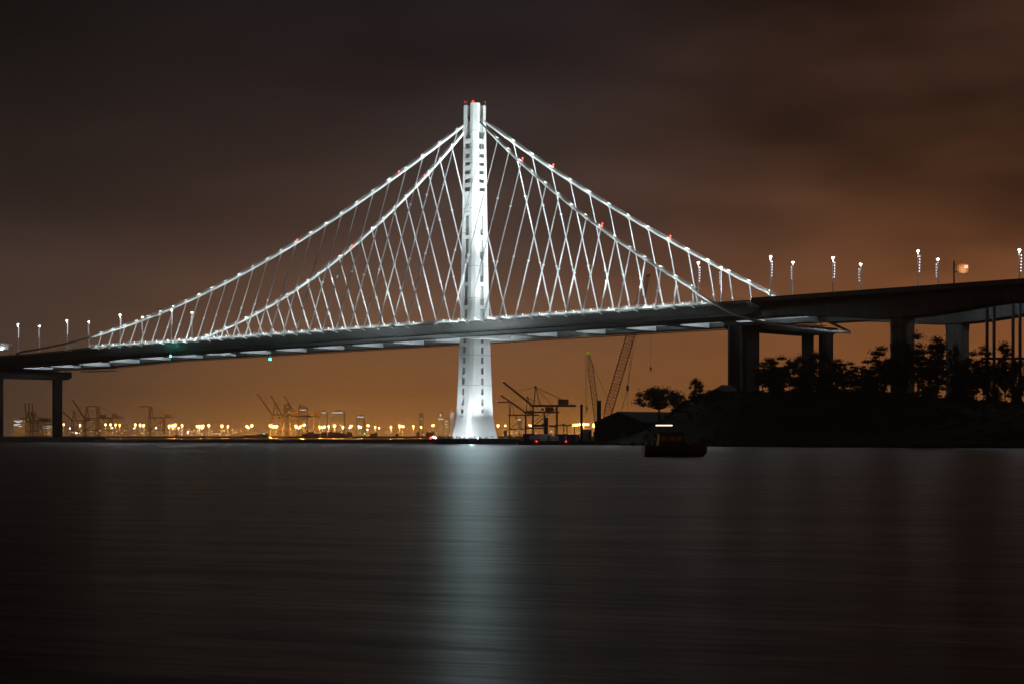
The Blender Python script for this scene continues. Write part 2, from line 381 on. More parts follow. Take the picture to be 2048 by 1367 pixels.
# deck girders
SE, SW = -392.0, 186.0
def girder(sg):
    mb = MB(); prof = [(37.0, -.15), (37.0, -1.1), (29.5, -4.9), (24.0, -6.4), (14.2, -6.4), (11.2, -4.6), (11.2, -.15), (24, .1)]
    if sg > 0: prof = prof[::-1]
    n = 26; rings = []
    for i in range(n+1):
        s = SE+(SW-SE)*i/n; rings.append([P(s, sg*u, dz(s)+z) for u, z in prof])
    return mb.loft(rings)
gird = {}
for sg in (1, -1):
    g = obj('deck_girder', girder(sg), M_deck, bridge); gird[sg] = g
    rd = MB(); n = 26; rings = []
    for i in range(n+1):
        s = SE+(SW-SE)*i/n; rings.append([P(s, sg*u, dz(s)+z) for u, z in ((12, .13), (36.2, .13), (36.2, .2), (12, .2))])
    rd.loft(rings); obj('road_surface', rd, M_road, g)
    eb = MB(); rings = []
    for i in range(53):
        s = -262+(172+262)*i/52; rings.append([P(s, sg*u, dz(s)+z) for u, z in ((38.3, -.55), (38.3, .35), (36.8, .35), (36.8, -.55))])
    eb.loft(rings); obj('edge_beam', eb, M_white, g)
    rl_ = MB()
    for i in range(26):
        s0 = SE+8+(SW-SE-12)*i/26; s1 = SE+8+(SW-SE-12)*(i+1)/26
        rl_.beam(P(s0, sg*29.8, dz(s0)-5.2), P(s1, sg*29.8, dz(s1)-5.2), .4, .35)
        rl_.beam(P(s0, sg*25.0, dz(s0)-6.75), P(s1, sg*25.0, dz(s1)-6.75), .35, .4)
        for k in range(3):
            sk = s0+(s1-s0)*k/3; rl_.box(P(sk, sg*29.5, dz(sk)-5.0), (.3, .3, .5))
    obj('inspection_rail', rl_, M_dark, g)
    hr = MB()
    for z in (.75, 1.15):
        for i in range(40):
            s0 = SE+(SW-SE)*i/40; s1 = SE+(SW-SE)*(i+1)/40; hr.beam(P(s0, sg*37.3, dz(s0)+z), P(s1, sg*37.3, dz(s1)+z), .07, .07)
    k = SE
    while k < SW: hr.box(P(k, sg*37.3, dz(k)+.75), (.09, .09, .9)); k += 2.5
    obj('deck_railing', hr, M_white, g)
# crossbeams in the gap between the decks, each with a lamp above it
GAP = []
s = SE+12
k = 0
while s < SW-5:
    if abs(s) > 9:
        mb = MB(); d = dz(s); w_ = 8.0
        mb.loft([[P(s-w_/2, u, d-zt), P(s+w_/2, u, d-zt), P(s+w_/2, u, d-6.6), P(s-w_/2, u, d-6.6)] for u, zt in ((11.19, 2.2), (0, 2.2), (-11.19, 2.2))])
        cb = obj('crossbeam', mb, M_white, bridge)
        lb = MB(); lb.box(P(s+15.5, 0, d-2.0), (1.2, .5, .25)); lb.beam(P(s+15.5, -11.1, d-1.8), P(s+15.5, 11.1, d-1.8), .12, .15)
        obj('service_lamp', lb, E_flood, cb)
        light('POINT', 'service_lamp_light', P(s+15.5, 0, d-2.6), 2600, (.80, .92, 1), cb, radius=.35)
    s += 30.0
# outrigger brackets along the near deck edge, each with its edge lamp; main cables, hangers
cable_pts = {1: [], -1: []}; COL = (.86, .98, .97)
for sg, cf in ((1, cabn), (-1, cabf)):
    pts = []
    for s, u, z in ((-352, 30.0, -.6), (-345, 36.0, .6)): pts.append(P(s, sg*u, dz(s)+z))
    s = -338
    while s < -262:
        f = (s+338)/76; u, z = cf(-262); z0 = dz(-338)+1.6
        pts.append(P(s, sg*(37.0+(u-37.0)*f), z0+(z-z0)*(.55*f+.45*f*f))); s += 8
    s = -262
    while s <= -2: pts.append(P(s, sg*cf(s)[0], cf(s)[1])); s += 4
    pts.append(P(0, sg*1.2, 162.4)); s = 2
    while s <= 158: pts.append(P(s, sg*cf(s)[0], cf(s)[1])); s += 4
    for s, u, z in ((164, 38.6, 63.2), (172, 39.0, 59.0), (180, 38.2, 55.0), (188, 35.6, 51.9), (195, 30, 49.8), (200.5, 22, 48.7), (203.5, 12, 48.2), (204.3, .3, 48.0)): pts.append(P(s, sg*u, z))
    cable_pts[sg] = pts
    mb = MB(); mb.tube(pts, .58, 10); mc = obj('main_cable', mb, M_white, bridge, smooth=True)
    hd = MB()
    s = -262
    seg = [(a, cf(a)) for a in range(-262, -7, 8)]
    seg2 = [(a, cf(a)) for a in range(8, 172, 8)]
    for sq in (seg, seg2):
        for off in (-.6, .6): hd.tube([P(a, sg*u+off, z+1.35) for a, (u, z) in sq], .045, 4)
    obj('handrail_cable', hd, M_rope, mc)
    for n_ in range(0, 43):
        if n_ in (26, 27 if sg < 0 else 26): continue
        s = (n_-26)*10.0; u, z = cf(s)
        if n_ == 27: u, z = 2.5, 156.5
        band = MB(); t = (Vector(P(s+1, sg*cf(s+1)[0], cf(s+1)[1]))-Vector(P(s-1, sg*cf(s-1)[0], cf(s-1)[1]))).normalized()
        if n_ != 27:
            c0 = Vector(P(s, sg*u, z)); band.tube([c0-t*.75, c0+t*.75], .74, 8)
            for a in (-.55, .55): band.beam(c0+t*a+Vector((0, 0, .5)), c0+t*a+Vector((0, 0, 1.5)), .14, .14)
            band.box(c0+Vector((0, -.55, 1.15)), (.55, .35, .45)); band.box(c0+Vector((0, .55, 1.15)), (.55, .35, .45))
            bo = obj('cable_band', band, M_white, mc)
            light('POINT', 'cable_lamp_light', c0+Vector((0, -1.0, 1.9)), 420 if n_ < 26 or sg < 0 else 260, COL, mc, radius=.2)
        top_, bot = Vector(P(s, sg*u, z-.6)), Vector(P(s, sg*HU, dz(s)+.3))
        hg = MB()
        for a in (-.26, .26): hg.tube([top_+Vector((a*.5, 0, 0)), bot+Vector((a, 0, 0))], .19 if n_ < 26 else .165, 5)
        hb = bot+(top_-bot).normalized()*1.3
        hg.tube([bot+Vector((0, 0, -.3)), hb], .34, 6)
        ho = obj('hanger', hg, M_rope, bridge)
        col = MB(); ln = (top_-bot).length; dr = (top_-bot).normalized()
        if ln > 14:
            for fr_ in ([.36] if ln < 75 else [.36, .72]):
                p = bot+dr*ln*fr_ if ln >= 75 else bot+dr*ln*.42
                col.beam(p-dr*.4, p+dr*.4, 1.05, .6)
            obj('rope_spacer', col, M_white, ho)
        if sg > 0:
            og = MB(); d = dz(s)
            og.beam(P(s, 36.9, d-1.6), P(s, 40.4, d-.75), .35, .5); og.box(P(s, 38.9, d-.2), (.7, 1.7, .7)); og.beam(P(s-1.1, 39.2, d-.6), P(s+1.1, 39.2, d-.6), .3, .3)
            oo = obj('outrigger', og, M_white, bridge)
            el_ = MB(); el_.box(P(s+5, 38.55, d+.75), (.3, .25, .35)); el_.beam(P(s+5, 38.4, d+.2), P(s+5, 38.4, d+.75), .1, .1)
            obj('edge_lamp', el_, E_flood, oo)
            light('POINT', 'edge_lamp_light', P(s+5, 41.2, d+.5), 420, (.86, .98, .96), oo, radius=.25)
# red beacons along the cables
for sg, s, cf in ((1, -110, cabn), (1, -45, cabn), (-1, -110, cabf), (-1, -45, cabf), (1, 40, cabn), (1, 100, cabn), (-1, 40, cabf), (-1, 100, cabf)):
    u, z = cf(s); mb = MB(); mb.box(P(s+1.2, sg*u, z+1.1), (.12, .12, 1.4)); mb.ball(P(s+1.2, sg*u, z+2.0), .36, 8, 5)
    obj('aviation_light', mb, E_red, bridge, 'red beacon on a main cable')
    light('POINT', 'aviation_light_glow', P(s+1.2, sg*u, z+2.7), 25, (1, .05, .03), bridge, radius=.2)
# floodlights on the deck edges that light the cables and hangers
CABLE_GAIN = {1: 2.4, -1: 3.0}
COL = (.86, .98, .97)
SPOTS = {1: [[-285, -190, 30.1, 76.8, 0.27], [-260, -228, 33.4, 67.9, 0.73], [-235, -203, 31.3, 73.5, 0.54], [-235, -140, 24.8, 92.1, 0.14], [-210, -242, 34.4, 65.2, 0.49], [-210, -178, 29.0, 80.1, 0.39], [-210, -160, 27.1, 85.5, 0.47], [-185, -217, 35.9, 61.3, 0.34], [-185, -153, 26.3, 87.7, 0.9], [-185, -90, 18.2, 111.5, 0.2], [-160, -230, 36.3, 60.2, 0.29], [-160, -210, 33.8, 66.9, 0.09], [-160, -192, 32.7, 70.0, 0.44], [-160, -128, 23.4, 96.3, 0.37], [-160, -110, 21.0, 103.2, 0.46], [-160, -90, 30.6, 77.3, 0.17], [-160, -90, 18.2, 111.5, 0.19], [-135, -205, 35.5, 62.4, 0.19], [-135, -167, 34.2, 66.4, 0.7], [-135, -103, 20.0, 106.0, 1.32], [-135, -40, 27.6, 86.3, 0.15], [-135, -40, 9.9, 135.2, 0.26], [-110, -160, 33.9, 67.2, 0.4], [-110, -160, 27.1, 85.5, 0.15], [-110, -142, 29.1, 80.5, 0.53], [-110, -78, 16.3, 116.8, 0.58], [-110, -40, 9.9, 135.2, 0.41], [-110, -15, 25.8, 91.4, 0.25], [-85, -135, 28.5, 82.1, 0.13], [-85, -53, 12.2, 128.6, 0.87], [-85, -15, 25.8, 91.4, 0.24], [-85, -15, 15.4, 120.0, 0.12], [-85, -15, 5.0, 148.7, 0.26], [-60, -28, 7.6, 141.5, 0.47], [-60, -10, 25.4, 92.5, 0.4], [-60, -10, 14.7, 122.0, 0.21], [-60, -10, 4.0, 151.5, 0.19], [-35, -3, 25.1, 94.0, 1.61], [-35, -3, 14.0, 124.8, 0.63], [-35, -3, 3.0, 155.6, 0.1], [-14, -46, 19.5, 108.6, 0.56], [14, 46, 21.6, 105.5, 0.5], [35, 3, 25.1, 94.0, 1.51], [35, 3, 14.0, 124.6, 0.6], [35, 67, 19.0, 114.3, 0.15], [57, 7, 25.2, 93.0, 0.27], [57, 7, 14.3, 122.8, 0.6], [57, 25, 8.6, 140.5, 0.53], [57, 152, 37.4, 63.3, 0.55], [79, 9, 25.4, 92.5, 0.22], [79, 9, 4.0, 151.2, 0.3], [79, 47, 14.3, 126.4, 0.36], [79, 111, 31.3, 80.0, 0.63], [79, 149, 37.2, 63.8, 0.39], [101, 6, 25.1, 93.2, 0.22], [101, 6, 3.1, 153.2, 0.25], [101, 69, 19.4, 113.1, 0.89], [101, 133, 32.7, 78.5, 0.4], [101, 151, 37.3, 63.4, 0.67], [123, 28, 9.4, 138.6, 0.15], [123, 91, 24.2, 100.4, 1.32], [123, 155, 37.6, 62.8, 1.28], [145, 113, 28.7, 88.6, 1.35], [167, 72, 20.1, 111.3, 0.09]],
         -1: [[-285, -253, 36.9, 58.5, 1.99], [-285, -235, 36.4, 59.8, 0.34], [-285, -215, 35.9, 61.5, 0.21], [-285, -190, 35.0, 63.9, 0.59], [-285, -190, 32.6, 70.3, 0.18], [-260, -190, 35.0, 63.9, 0.14], [-260, -165, 30.9, 75.3, 0.18], [-210, -260, 37.1, 58.1, 0.14], [-210, -178, 29.0, 80.1, 0.59], [-210, -160, 27.1, 85.5, 0.11], [-210, -140, 24.8, 92.1, 0.19], [-210, -115, 21.7, 101.2, 0.37], [-185, -153, 33.6, 68.1, 0.1], [-185, -135, 24.2, 93.8, 0.44], [-185, -90, 30.6, 77.3, 0.41], [-185, -90, 18.2, 111.5, 0.44], [-160, -110, 21.0, 103.2, 0.31], [-160, -65, 29.2, 81.6, 0.64], [-160, -65, 14.2, 122.8, 0.27], [-135, -230, 36.3, 60.2, 0.15], [-135, -185, 34.9, 64.4, 0.26], [-135, -103, 20.0, 106.0, 0.22], [-135, -85, 17.4, 113.6, 0.38], [-135, -65, 14.2, 122.8, 0.11], [-135, -40, 27.6, 86.3, 0.69], [-110, -180, 34.7, 64.9, 0.37], [-110, -78, 16.3, 116.8, 0.44], [-110, -60, 13.4, 125.2, 0.56], [-110, -15, 25.8, 91.4, 0.72], [-85, -180, 34.7, 64.9, 0.48], [-85, -135, 32.9, 70.5, 0.11], [-85, -53, 12.2, 128.6, 0.72], [-85, -35, 8.9, 137.8, 0.32], [-85, -15, 5.0, 148.7, 0.3], [-60, -155, 33.7, 67.9, 0.48], [-60, -28, 7.6, 141.5, 0.43], [-60, -10, 4.0, 151.5, 0.44], [-35, -130, 32.6, 71.2, 0.29], [-35, -3, 25.1, 94.0, 0.19], [-35, -3, 14.0, 124.8, 0.35], [-35, -3, 3.0, 155.6, 0.67], [-14, -109, 31.6, 74.2, 0.23], [14, 109, 34.2, 70.8, 0.42], [35, 3, 25.1, 94.0, 0.14], [35, 3, 14.0, 124.6, 0.19], [35, 3, 3.0, 155.3, 0.45], [35, 130, 35.8, 67.0, 0.43], [57, 7, 3.4, 152.6, 0.31], [57, 25, 8.6, 140.5, 0.18], [57, 127, 35.6, 67.5, 0.29], [57, 152, 37.4, 63.3, 0.42], [79, 9, 4.0, 151.2, 0.13], [79, 111, 28.3, 89.6, 0.31], [79, 149, 37.2, 63.8, 0.47], [101, 6, 25.1, 93.2, 0.56], [101, 6, 3.1, 153.2, 0.47], [101, 133, 32.7, 78.5, 0.21], [101, 151, 37.3, 63.4, 0.63], [123, 28, 27.4, 88.0, 0.75], [123, 28, 9.4, 138.6, 0.42], [123, 73, 20.3, 110.7, 0.24], [123, 155, 37.6, 62.8, 1.02], [145, 50, 29.5, 82.9, 0.74], [145, 50, 15.0, 124.6, 0.47], [145, 75, 20.8, 109.5, 0.14], [145, 113, 28.7, 88.6, 0.56], [167, 72, 31.3, 78.2, 0.37], [167, 72, 20.1, 111.3, 0.54], [167, 117, 29.5, 86.5, 0.53], [167, 135, 33.1, 77.5, 0.51]]}
for sg in (1, -1):
    u0 = 43.5 if sg > 0 else -11.6
    by = {}
    for q in SPOTS[sg]: by.setdefault(q[0], []).append(q)
    for s, qs in by.items():
        zb = dz(s)+(-.4 if sg > 0 else .9); mb = MB(); mb.box(P(s, u0, zb-.45), (.9, .7, .5))
        if sg > 0: mb.beam(P(s, 38.2, dz(s)-.95), P(s, 43.5, dz(s)-.95), .2, .2)
        else: mb.box(P(s, u0, dz(s)+.1), (.25, .25, .8))
        fo = obj('floodlight', mb, M_galv, bridge)
        for (_s, sa, ua, za, x) in qs:
            aim = Vector(P(sa, sg*ua, za)); src = Vector(P(s, u0, zb))
            light('SPOT', 'floodlight_beam', src, 4*math.pi*(aim-src).length_squared*x*CABLE_GAIN[sg], COL, fo, aim, 36, 1.0, .4)
# tower floodlights
def tflood(s, u, z, aim, e, size, col=(.88, .97, 1)):
    mb = MB(); mb.box(P(s, u, z), (1.1, 1.1, .7)); mb.box(P(s, u, z-.6), (.3, .3, .8)); fo = obj('floodlight', mb, M_galv, bridge)
    a = Vector(P(*aim)); r2 = (a-Vector(P(s, u, z))).length_squared
    light('SPOT', 'floodlight_beam', (P(s, u, z+.7)), 4*math.pi*r2*e, col, fo, a, size, .9, .6)
for s, u, e in ((-46, 13, 2.2), (46, 13, 1.9), (46, -13, 1.6), (-46, -13, 1.2)):
    tflood(s, u, dz(s)+1.6, (0, 0, 138), e*1.75, 46)
    tflood(s*.7, u, dz(s)+1.6, (0, 0, 92), e*1.0, 56)
    tflood(s*.62, u*1.15, dz(s)+1.6, (0, 0, 69), e*.55, 60)
for s, u, e in ((-13.5, 15, .95), (13.5, 15.5, .7), (14, -14, 1.2), (4, 17, .35), (14.5, 3, .9)):
    tflood(s, u, 3.5, (s*.12, u*.12, 52), e*1.05, 66)
for s, u, e in ((-15, 17, .9), (-4, 17.2, .6), (12.0, 16.6, 1.2), (7, 17.3, .6), (15, 8, .9), (15, -7, .9)):
    tflood(s, u, 3.0, (s*.3, u*.3, 8), e, 150)
for s, u, aim, e in ((12.3, 16.2, (4.6, 8.2, 13.5), .75), (9, 17, (3.5, 8.4, 16), .5), (14.6, 12, (4.8, 6.5, 15), .5)): tflood(s, u, 3.0, aim, e, 110)
for s, aim in ((-6, (-55, 38, 53)), (6, (55, 38, 54)), (1, (0, 38, 54))): tflood(s, 17, 3.2, aim, .55, 75)
STREAK_GAIN = 1.02
# lamps added to lay the tower's bright streak on the water
for k, (s, wt) in enumerate(((24, 7000), (32, 15000), (40, 22000), (48, 15000), (57, 8000))):
    u = 43.4; z = dz(s)-.3; wl = MB(); wl.box(P(s, u, z), (.6, .5, .6)); wl.beam(P(s, 38.2, z-.5), P(s, u, z-.3), .2, .2)
    wo_ = obj('streak_lamp', wl, E_flood, bridge); light('SPOT', 'streak_lamp_beam', P(s, u+.8, z), wt*STREAK_GAIN, (.70, .97, 1), wo_, Vector(P(s+250, 330, 0)), 56, 1.0, .4)
for s, u in ((8, 17.9), (13.5, 16)):
    wl = MB(); wl.box(P(s, u, 3.4), (.6, .5, .6)); wo_ = obj('streak_lamp', wl, E_flood, bridge)
    light('SPOT', 'streak_lamp_beam', P(s, u+.8, 3.6), 5000*STREAK_GAIN, (.70, .96, 1), wo_, Vector(P(s+250, 330, 3)), 80, 1.0, .4)

# ------------------------------------------------------------------ bridge piers and the concrete viaducts
def pier(name, label, cols, base_z, cap=None, m=M_dconc):
    t = thing(name, label, 'pier', bw(cols[0][0], cols[0][1], base_z), -TH)
    s0, u0 = cols[0][0], cols[0][1]
    for s, u, w_, d_, zt in cols:
        mb = MB(); a, b = w_/2, d_/2; c = min(a, b)*.35
        def ring(z, g=0): return [(x*(1+g), y*(1+g), z) for x, y in ((a, b-c), (a-c, b), (c-a, b), (-a, b-c), (-a, c-b), (c-a, -b), (a-c, -b), (a, c-b))]
        hgt = zt-base_z
        mb.loft([[(p[0]+s-s0, p[1]-(u-u0), p[2]) for p in ring(z, g)] for z, g in ((-3, 0), (hgt*.9, 0), (hgt, .06))])
        obj('column', mb, m, t)
    if cap:
        for (sa, sb, ua, ub, za, zb) in cap:
            mb = MB(); mb.loft([[(sa-s0, -(u-u0), z0-base_z), (sb-s0, -(u-u0), z0-base_z), (sb-s0, -(u-u0), z1-base_z), (sa-s0, -(u-u0), z1-base_z)] for u, z0, z1 in ((ua, za+1.6, zb), (ua-3, za, zb), (ub+3, za, zb), (ub, za+1.6, zb))])
            obj('cap_beam', mb, m, t)
    return t
def slab(t, name, sa, sb, ua, ub, za, zb, m):
    pass
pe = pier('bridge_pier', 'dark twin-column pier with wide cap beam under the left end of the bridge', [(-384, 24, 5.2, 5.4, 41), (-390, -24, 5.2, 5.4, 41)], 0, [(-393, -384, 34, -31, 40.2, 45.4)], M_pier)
fb = MB(); fb.box((0, 24, 1.0), (26, 96, 4.4)); obj('footing', fb, M_fend, pe)
for k, (a, b, m) in enumerate(((-6, 2, E_redS), (9, -20, E_redS))):
    q = MB(); q.box((a, b-3, 3.4), (.3, .3, .8)); q.ball((a, b-3, 4.0), .6 if k == 0 else .3); obj('marker_light', q, m, pe, 'red lamp on the pier footing')
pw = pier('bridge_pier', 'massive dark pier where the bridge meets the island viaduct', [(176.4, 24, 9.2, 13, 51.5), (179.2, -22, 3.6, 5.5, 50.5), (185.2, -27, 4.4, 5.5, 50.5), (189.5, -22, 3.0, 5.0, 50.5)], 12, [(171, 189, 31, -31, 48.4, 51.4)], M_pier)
for du, nm in ((-3.0, 'rib'), (3.0, 'rib')):
    rb = MB(); rb.box((du, -6.6, 18), (1.0, .5, 40)); obj('rib', rb, M_conc, pw)

def concrete_deck(name, label, s0, s1, piers, depth_at, sideu=(37.4, 11.2), m=M_conc):
    t = thing(name, label, 'viaduct', bw(s0, 0, 0), -TH)
    for sg in (1, -1):
        mb = MB(); rings = []; n = 40
        for i in range(n+1):
            s = s0+(s1-s0)*i/n; d = depth_at(s); zt = dz(s)
            pr = [(37.4, .9), (37.4, -1.0), (31.5, -2.2), (29.5, -d), (18.5, -d), (16.2, -2.2), (11.2, -1.0), (11.2, .9), (11.6, .9), (11.6, .1), (37.0, .1), (37.0, .9)]
            pr = [(u, zt+z) for u, z in pr]
            if sg > 0: pr = pr[::-1]
            rings.append([(s-s0, -sg*u, z) for u, z in pr])
        mb.loft(rings); obj('box_girder', mb, m, t)
    return t
def dep_w(s):
    k = ((s-251)/64); return 5.6+4.6*math.exp(-(k*1.7)**2)
vi = concrete_deck('concrete_viaduct', 'dark arched concrete viaduct running off over the wooded island', 189, 520, None, lambda s: max(dep_w(s), dep_w(s-130) if s > 320 else 0, 6.6))
def dep_e(s): return 6.5
sk = concrete_deck('concrete_viaduct', 'low concrete causeway viaduct leaving the bridge at far left', -800, -395, None, dep_e)
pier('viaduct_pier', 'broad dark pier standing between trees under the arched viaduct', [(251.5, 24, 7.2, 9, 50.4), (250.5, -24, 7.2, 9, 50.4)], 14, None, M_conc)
for s in (207, 222, 268, 284, 300, 320):
    lb = MB(); lb.box((s-189, 0, dz(s)-1.2), (1.2, .5, .25)); lb.beam((s-189, -11.1, dz(s)-1.0), (s-189, 11.1, dz(s)-1.0), .15, .2); so = obj('service_lamp', lb, E_flood, vi)
    light('POINT', 'service_lamp_light', (s-189, 2.0, dz(s)-1.9), 1100, (.78, .93, 1), so, radius=.35)
# falsework under the viaduct at far right
def falsework(px, py_top, py_bot, Y, label, lit=False):
    a = at(px, py_top, Y); b = at(px, py_bot, Y)
    t = thing('falsework_post', label, 'post', (a.x, a.y, b.z-4), 0, 'falsework posts under the viaduct')
    mb = MB(); mb.box((0, 0, (a.z-b.z+4)/2), (1.05, 1.05, a.z-b.z+4)); obj('post', mb, M_dark, t)
    mb = MB(); mb.box((0, 0, a.z-b.z+4.2), (2.4, 1.4, .6)); obj('head_plate', mb, M_dark, t)
for px, lb in ((1974, 'leftmost'), (1988, 'second'), (2026, 'third'), (2040, 'fourth')):
    falsework(px, 607, 800, 705, lb+' slim dark falsework post under the viaduct at far right')
a = at(1962, 716.5, 704); b = at(2110, 716, 704); mb = MB(); mb.beam((0, 0, 0), b-a, .9, .9)
o = obj('falsework_beam', mb, M_dark); o.location = a; tag(o, 'dark horizontal beam tying the falsework posts together', 'beam')
# inspection gantry frames under the girders
for px, py, Y, w_, lb in ((1598, 662, 775, 12, 'dark inspection gantry slung under the deck beside the far pier columns'), (195, 742, 1085, 17, 'dark inspection gantry slung under the deck near the left pier')):
    p = at(px, py, Y); t = MB(); 
    for z in (0, 2.0):
        t.beam((-w_, 0, z), (w_, 0, z), .3, .3); t.beam((-w_, 3, z), (w_, 3, z), .3, .3)
    for k in range(9):
        x = -w_+2*w_*k/8; t.beam((x, 0, 0), (x, 0, 2.0), .2, .2)
        if k < 8: t.beam((x, 0, 0), (x+w_/4, 0, 2.0), .18, .18)
    for x in (-w_*.9, w_*.9): t.beam((x, 0, 2), (x, 0, 5), .3, .3)
    o = obj('inspection_gantry', t, M_dark); o.location = p; o.rotation_euler.z = -TH; tag(o, lb, 'gantry')
p = at(1319, 632, 815); t = MB()
for z in (0, 1.4): t.beam((-3.6, 0, z), (3.6, 0, z), .15, .15)
for x in (-3.6, -1.8, 0, 1.8, 3.6): t.beam((x, 0, -.2), (x, 0, 1.4), .14, .14)
for x in (-3.4, 3.4): t.beam((x, 0, 1.2), (x, 1.6, 3.8), .2, .2); t.box((x, 0, -.9), (.7, .9, 1.6))
o = obj('work_platform', t, M_white); o.location = p; o.rotation_euler.z = -TH; tag(o, 'small white work platform hanging off the deck side below the cable end', 'platform')

# ------------------------------------------------------------------ street lamps on the decks
LAMP_W = 2200
def lamp_mesh(side, h, leds, dim):
    t = thing('street_lamp', 'x', 'street lamp', (0, 0, 0), -TH, 'tall lamps along the bridge deck')
    po = MB(); po.tube([(0, 0, 0), (0, 0, h*.5), (0, 0, h)], [.36, .30, .2], 8); po.box((0, 0, .3), (.9, .9, .6)); obj('pole', po, M_galv, t)
    hd = MB(); hd.box((0, 0, h+.2), (1.5, .9, .3)); obj('lamp_housing', hd, M_galv, t)
    le = MB(); le.ball((0, 0, h-.2), .40, 8, 5, (1.35, 1, .8)); lo = obj('lamp_head', le, E_lamp, t)
    light('POINT', 'lamp_light', (0, -.2 if side > 0 else .2, h-.9), LAMP_W, (1, .98, .94), t, radius=.5)
    for k in range(leds):
        q = MB(); z = h-2.3-k*1.2; x = (.8 if side > 0 else -.8)*(1-.01*k*k)
        q.box((x*.5, 0, z), (abs(x)+.1, .1, .1)); 
        ar = q
        d = MB(); d.ball((x, 0, z), .24, 7, 5); obj('led_pod', d, E_leddim if dim else E_led, t)
    br = MB(); br.box(((.36 if side > 0 else -.36), 0, h-2.3-(leds-1)*.6), (.1, .1, leds*1.2)); obj('led_bracket', br, M_dark, t)
    return t
near_l = [(-384.8, 74.8), (-332, 75.1), (-278.3, 76.0), (-229.5, 76.9), (142.3, 80.5), (180, 80.7), (210.8, 78.3), (250.2, 78.4), (293.8, 75.9)]
far_l = [(-387.8, 74.6), (-334.5, 75.1), (-280.3, 75.6), (-233.2, 76.3), (141.9, 79.6), (179.8, 79.6), (213.4, 76.7), (249.5, 76.5)]
LH = 20.0
pn = lamp_mesh(1, LH, 6, False); pf = lamp_mesh(-1, LH, 5, True)
first = {1: True, -1: True}
def place_lamp(proto, s, u, ztop, label, sd):
    loc = bw(s, u, ztop-LH)
    if first[sd]: proto.location = loc; proto['label'] = label; first[sd] = False; return proto
    return dup(proto, loc, -TH, label)
for k, (s, zt) in enumerate(near_l):
    side = 'left of the cables' if k < 4 else 'right of the tower'
    place_lamp(pn, s, 9, zt, ordinal(k+1 if k < 4 else k-3)+' tall lamp with bright glowing dots down its pole, '+side, 1)
for k, (s, zt) in enumerate(far_l):
    side = 'left of the cables' if k < 4 else 'right of the tower'
    place_lamp(pf, s, -9, zt, ordinal(k+1 if k < 4 else k-3)+' plain-poled lamp with faint dots on its left, '+side, -1)

# ------------------------------------------------------------------ signs on the decks
bs = at(1908, 571, 690)
sg_ = thing('road_sign', 'orange lit sign panel with white lettering on a dark post above the viaduct', 'sign', (bs.x, bs.y, bs.z-1.2), R(-14))
po = MB(); po.box((0, 0, 5.3), (.55, .55, 10.6)); po.box((0, 0, .6), (1.0, 1.0, 1.2)); obj('post', po, M_dark, sg_)
ar = MB(); ar.box((.95, 0, 9.1), (1.4, .16, .3)); ar.box((.95, 0, 6.4), (1.4, .16, .3)); ar.box((1.35, .05, 7.75), (.5, .12, 2.3)); obj('bracket', ar, M_orsign, sg_)
pl = MB(); pl.box((3.55, -.05, 7.55), (3.6, .14, 3.5)); pn_ = obj('sign_panel', pl, M_orsign, sg_)
tx = bpy.data.curves.new('lettering', 'FONT'); tx.body = '. 20'; tx.size = 1.55; tx.extrude = .03; tx.align_x = 'RIGHT'
to = bpy.data.objects.new('lettering_curve', tx); C.objects.link(to); bpy.context.view_layer.update()
dg = bpy.context.evaluated_depsgraph_get(); me = bpy.data.meshes.new_from_object(to.evaluated_get(dg)); bpy.data.objects.remove(to)
me.materials.clear(); me.materials.append(E_sgn)
lo = bpy.data.objects.new('lettering', me); C.objects.link(lo); lo.parent = pn_; lo.location = (5.2, -.17, 7.75); lo.rotation_euler = (R(90), 0, 0)
ld = MB(); ld.box((3.4, -1.0, 5.5), (2.6, .25, .15)); ld.beam((2.2, -.05, 5.7), (2.2, -1.0, 5.5), .1, .1); ld.beam((4.6, -.05, 5.7), (4.6, -1.0, 5.5), .1, .1); obj('sign_lamp', ld, M_galv, sg_)
light('SPOT', 'sign_lamp_light', (3.4, -3.6, 6.9), 480, (1, .9, .8), sg_, Vector((3.5, 0, 7.8)), 90, .8, .3)
bs = at(23, 706, 1150)
s2 = thing('road_sign', 'pale lit overhead sign panel at the far left end of the deck', 'sign', (bs.x, bs.y, bs.z-.8), 0)
po = MB(); po.box((0, 0, 3.5), (.5, .5, 7)); obj('post', po, M_galv, s2)
pl = MB(); pl.box((-5.6, -.1, 5.2), (7.4, .2, 3.9)); obj('sign_panel', pl, M_sign, s2)
pl = MB(); pl.box((-1.5, -.12, 5.2), (.55, .22, 2.6)); pl.box((-5, .1, 7.0), (10, .3, .35)); obj('bracket', pl, M_galv, s2)
pl = MB(); pl.ball((-6.0, -1.4, 3.4), .4); pl.beam((-6, 0, 3.0), (-6, -1.4, 3.2), .15, .15); obj('sign_lamp', pl, E_lamp, s2)
light('POINT', 'sign_lamp_light', (-6.0, -1.8, 3.9), 90, (.7, .88, 1), s2, radius=.3)
# green channel lights hung under the girder
for px, py, Y, lb in ((341, 712, 1000, 'green channel light on the girder side at the left'), (540, 718, 930, 'green channel light hanging below the girder at midspan')):
    p = at(px, py, Y); t = thing('channel_light', lb, 'navigation light', p, 0, 'green channel lights')
    q = MB(); q.ball((0, 0, 0), .55); obj('lamp_head', q, E_green, t)
    q = MB(); q.box((0, .2, 1.5), (.16, .16, 3)); q.box((0, .2, .6), (.5, .5, .2)); obj('hanger_rod', q, M_galv, t)
    light('POINT', 'channel_light_glow', (0, -1, .5), 70, (.02, 1, .75), t, radius=.3)

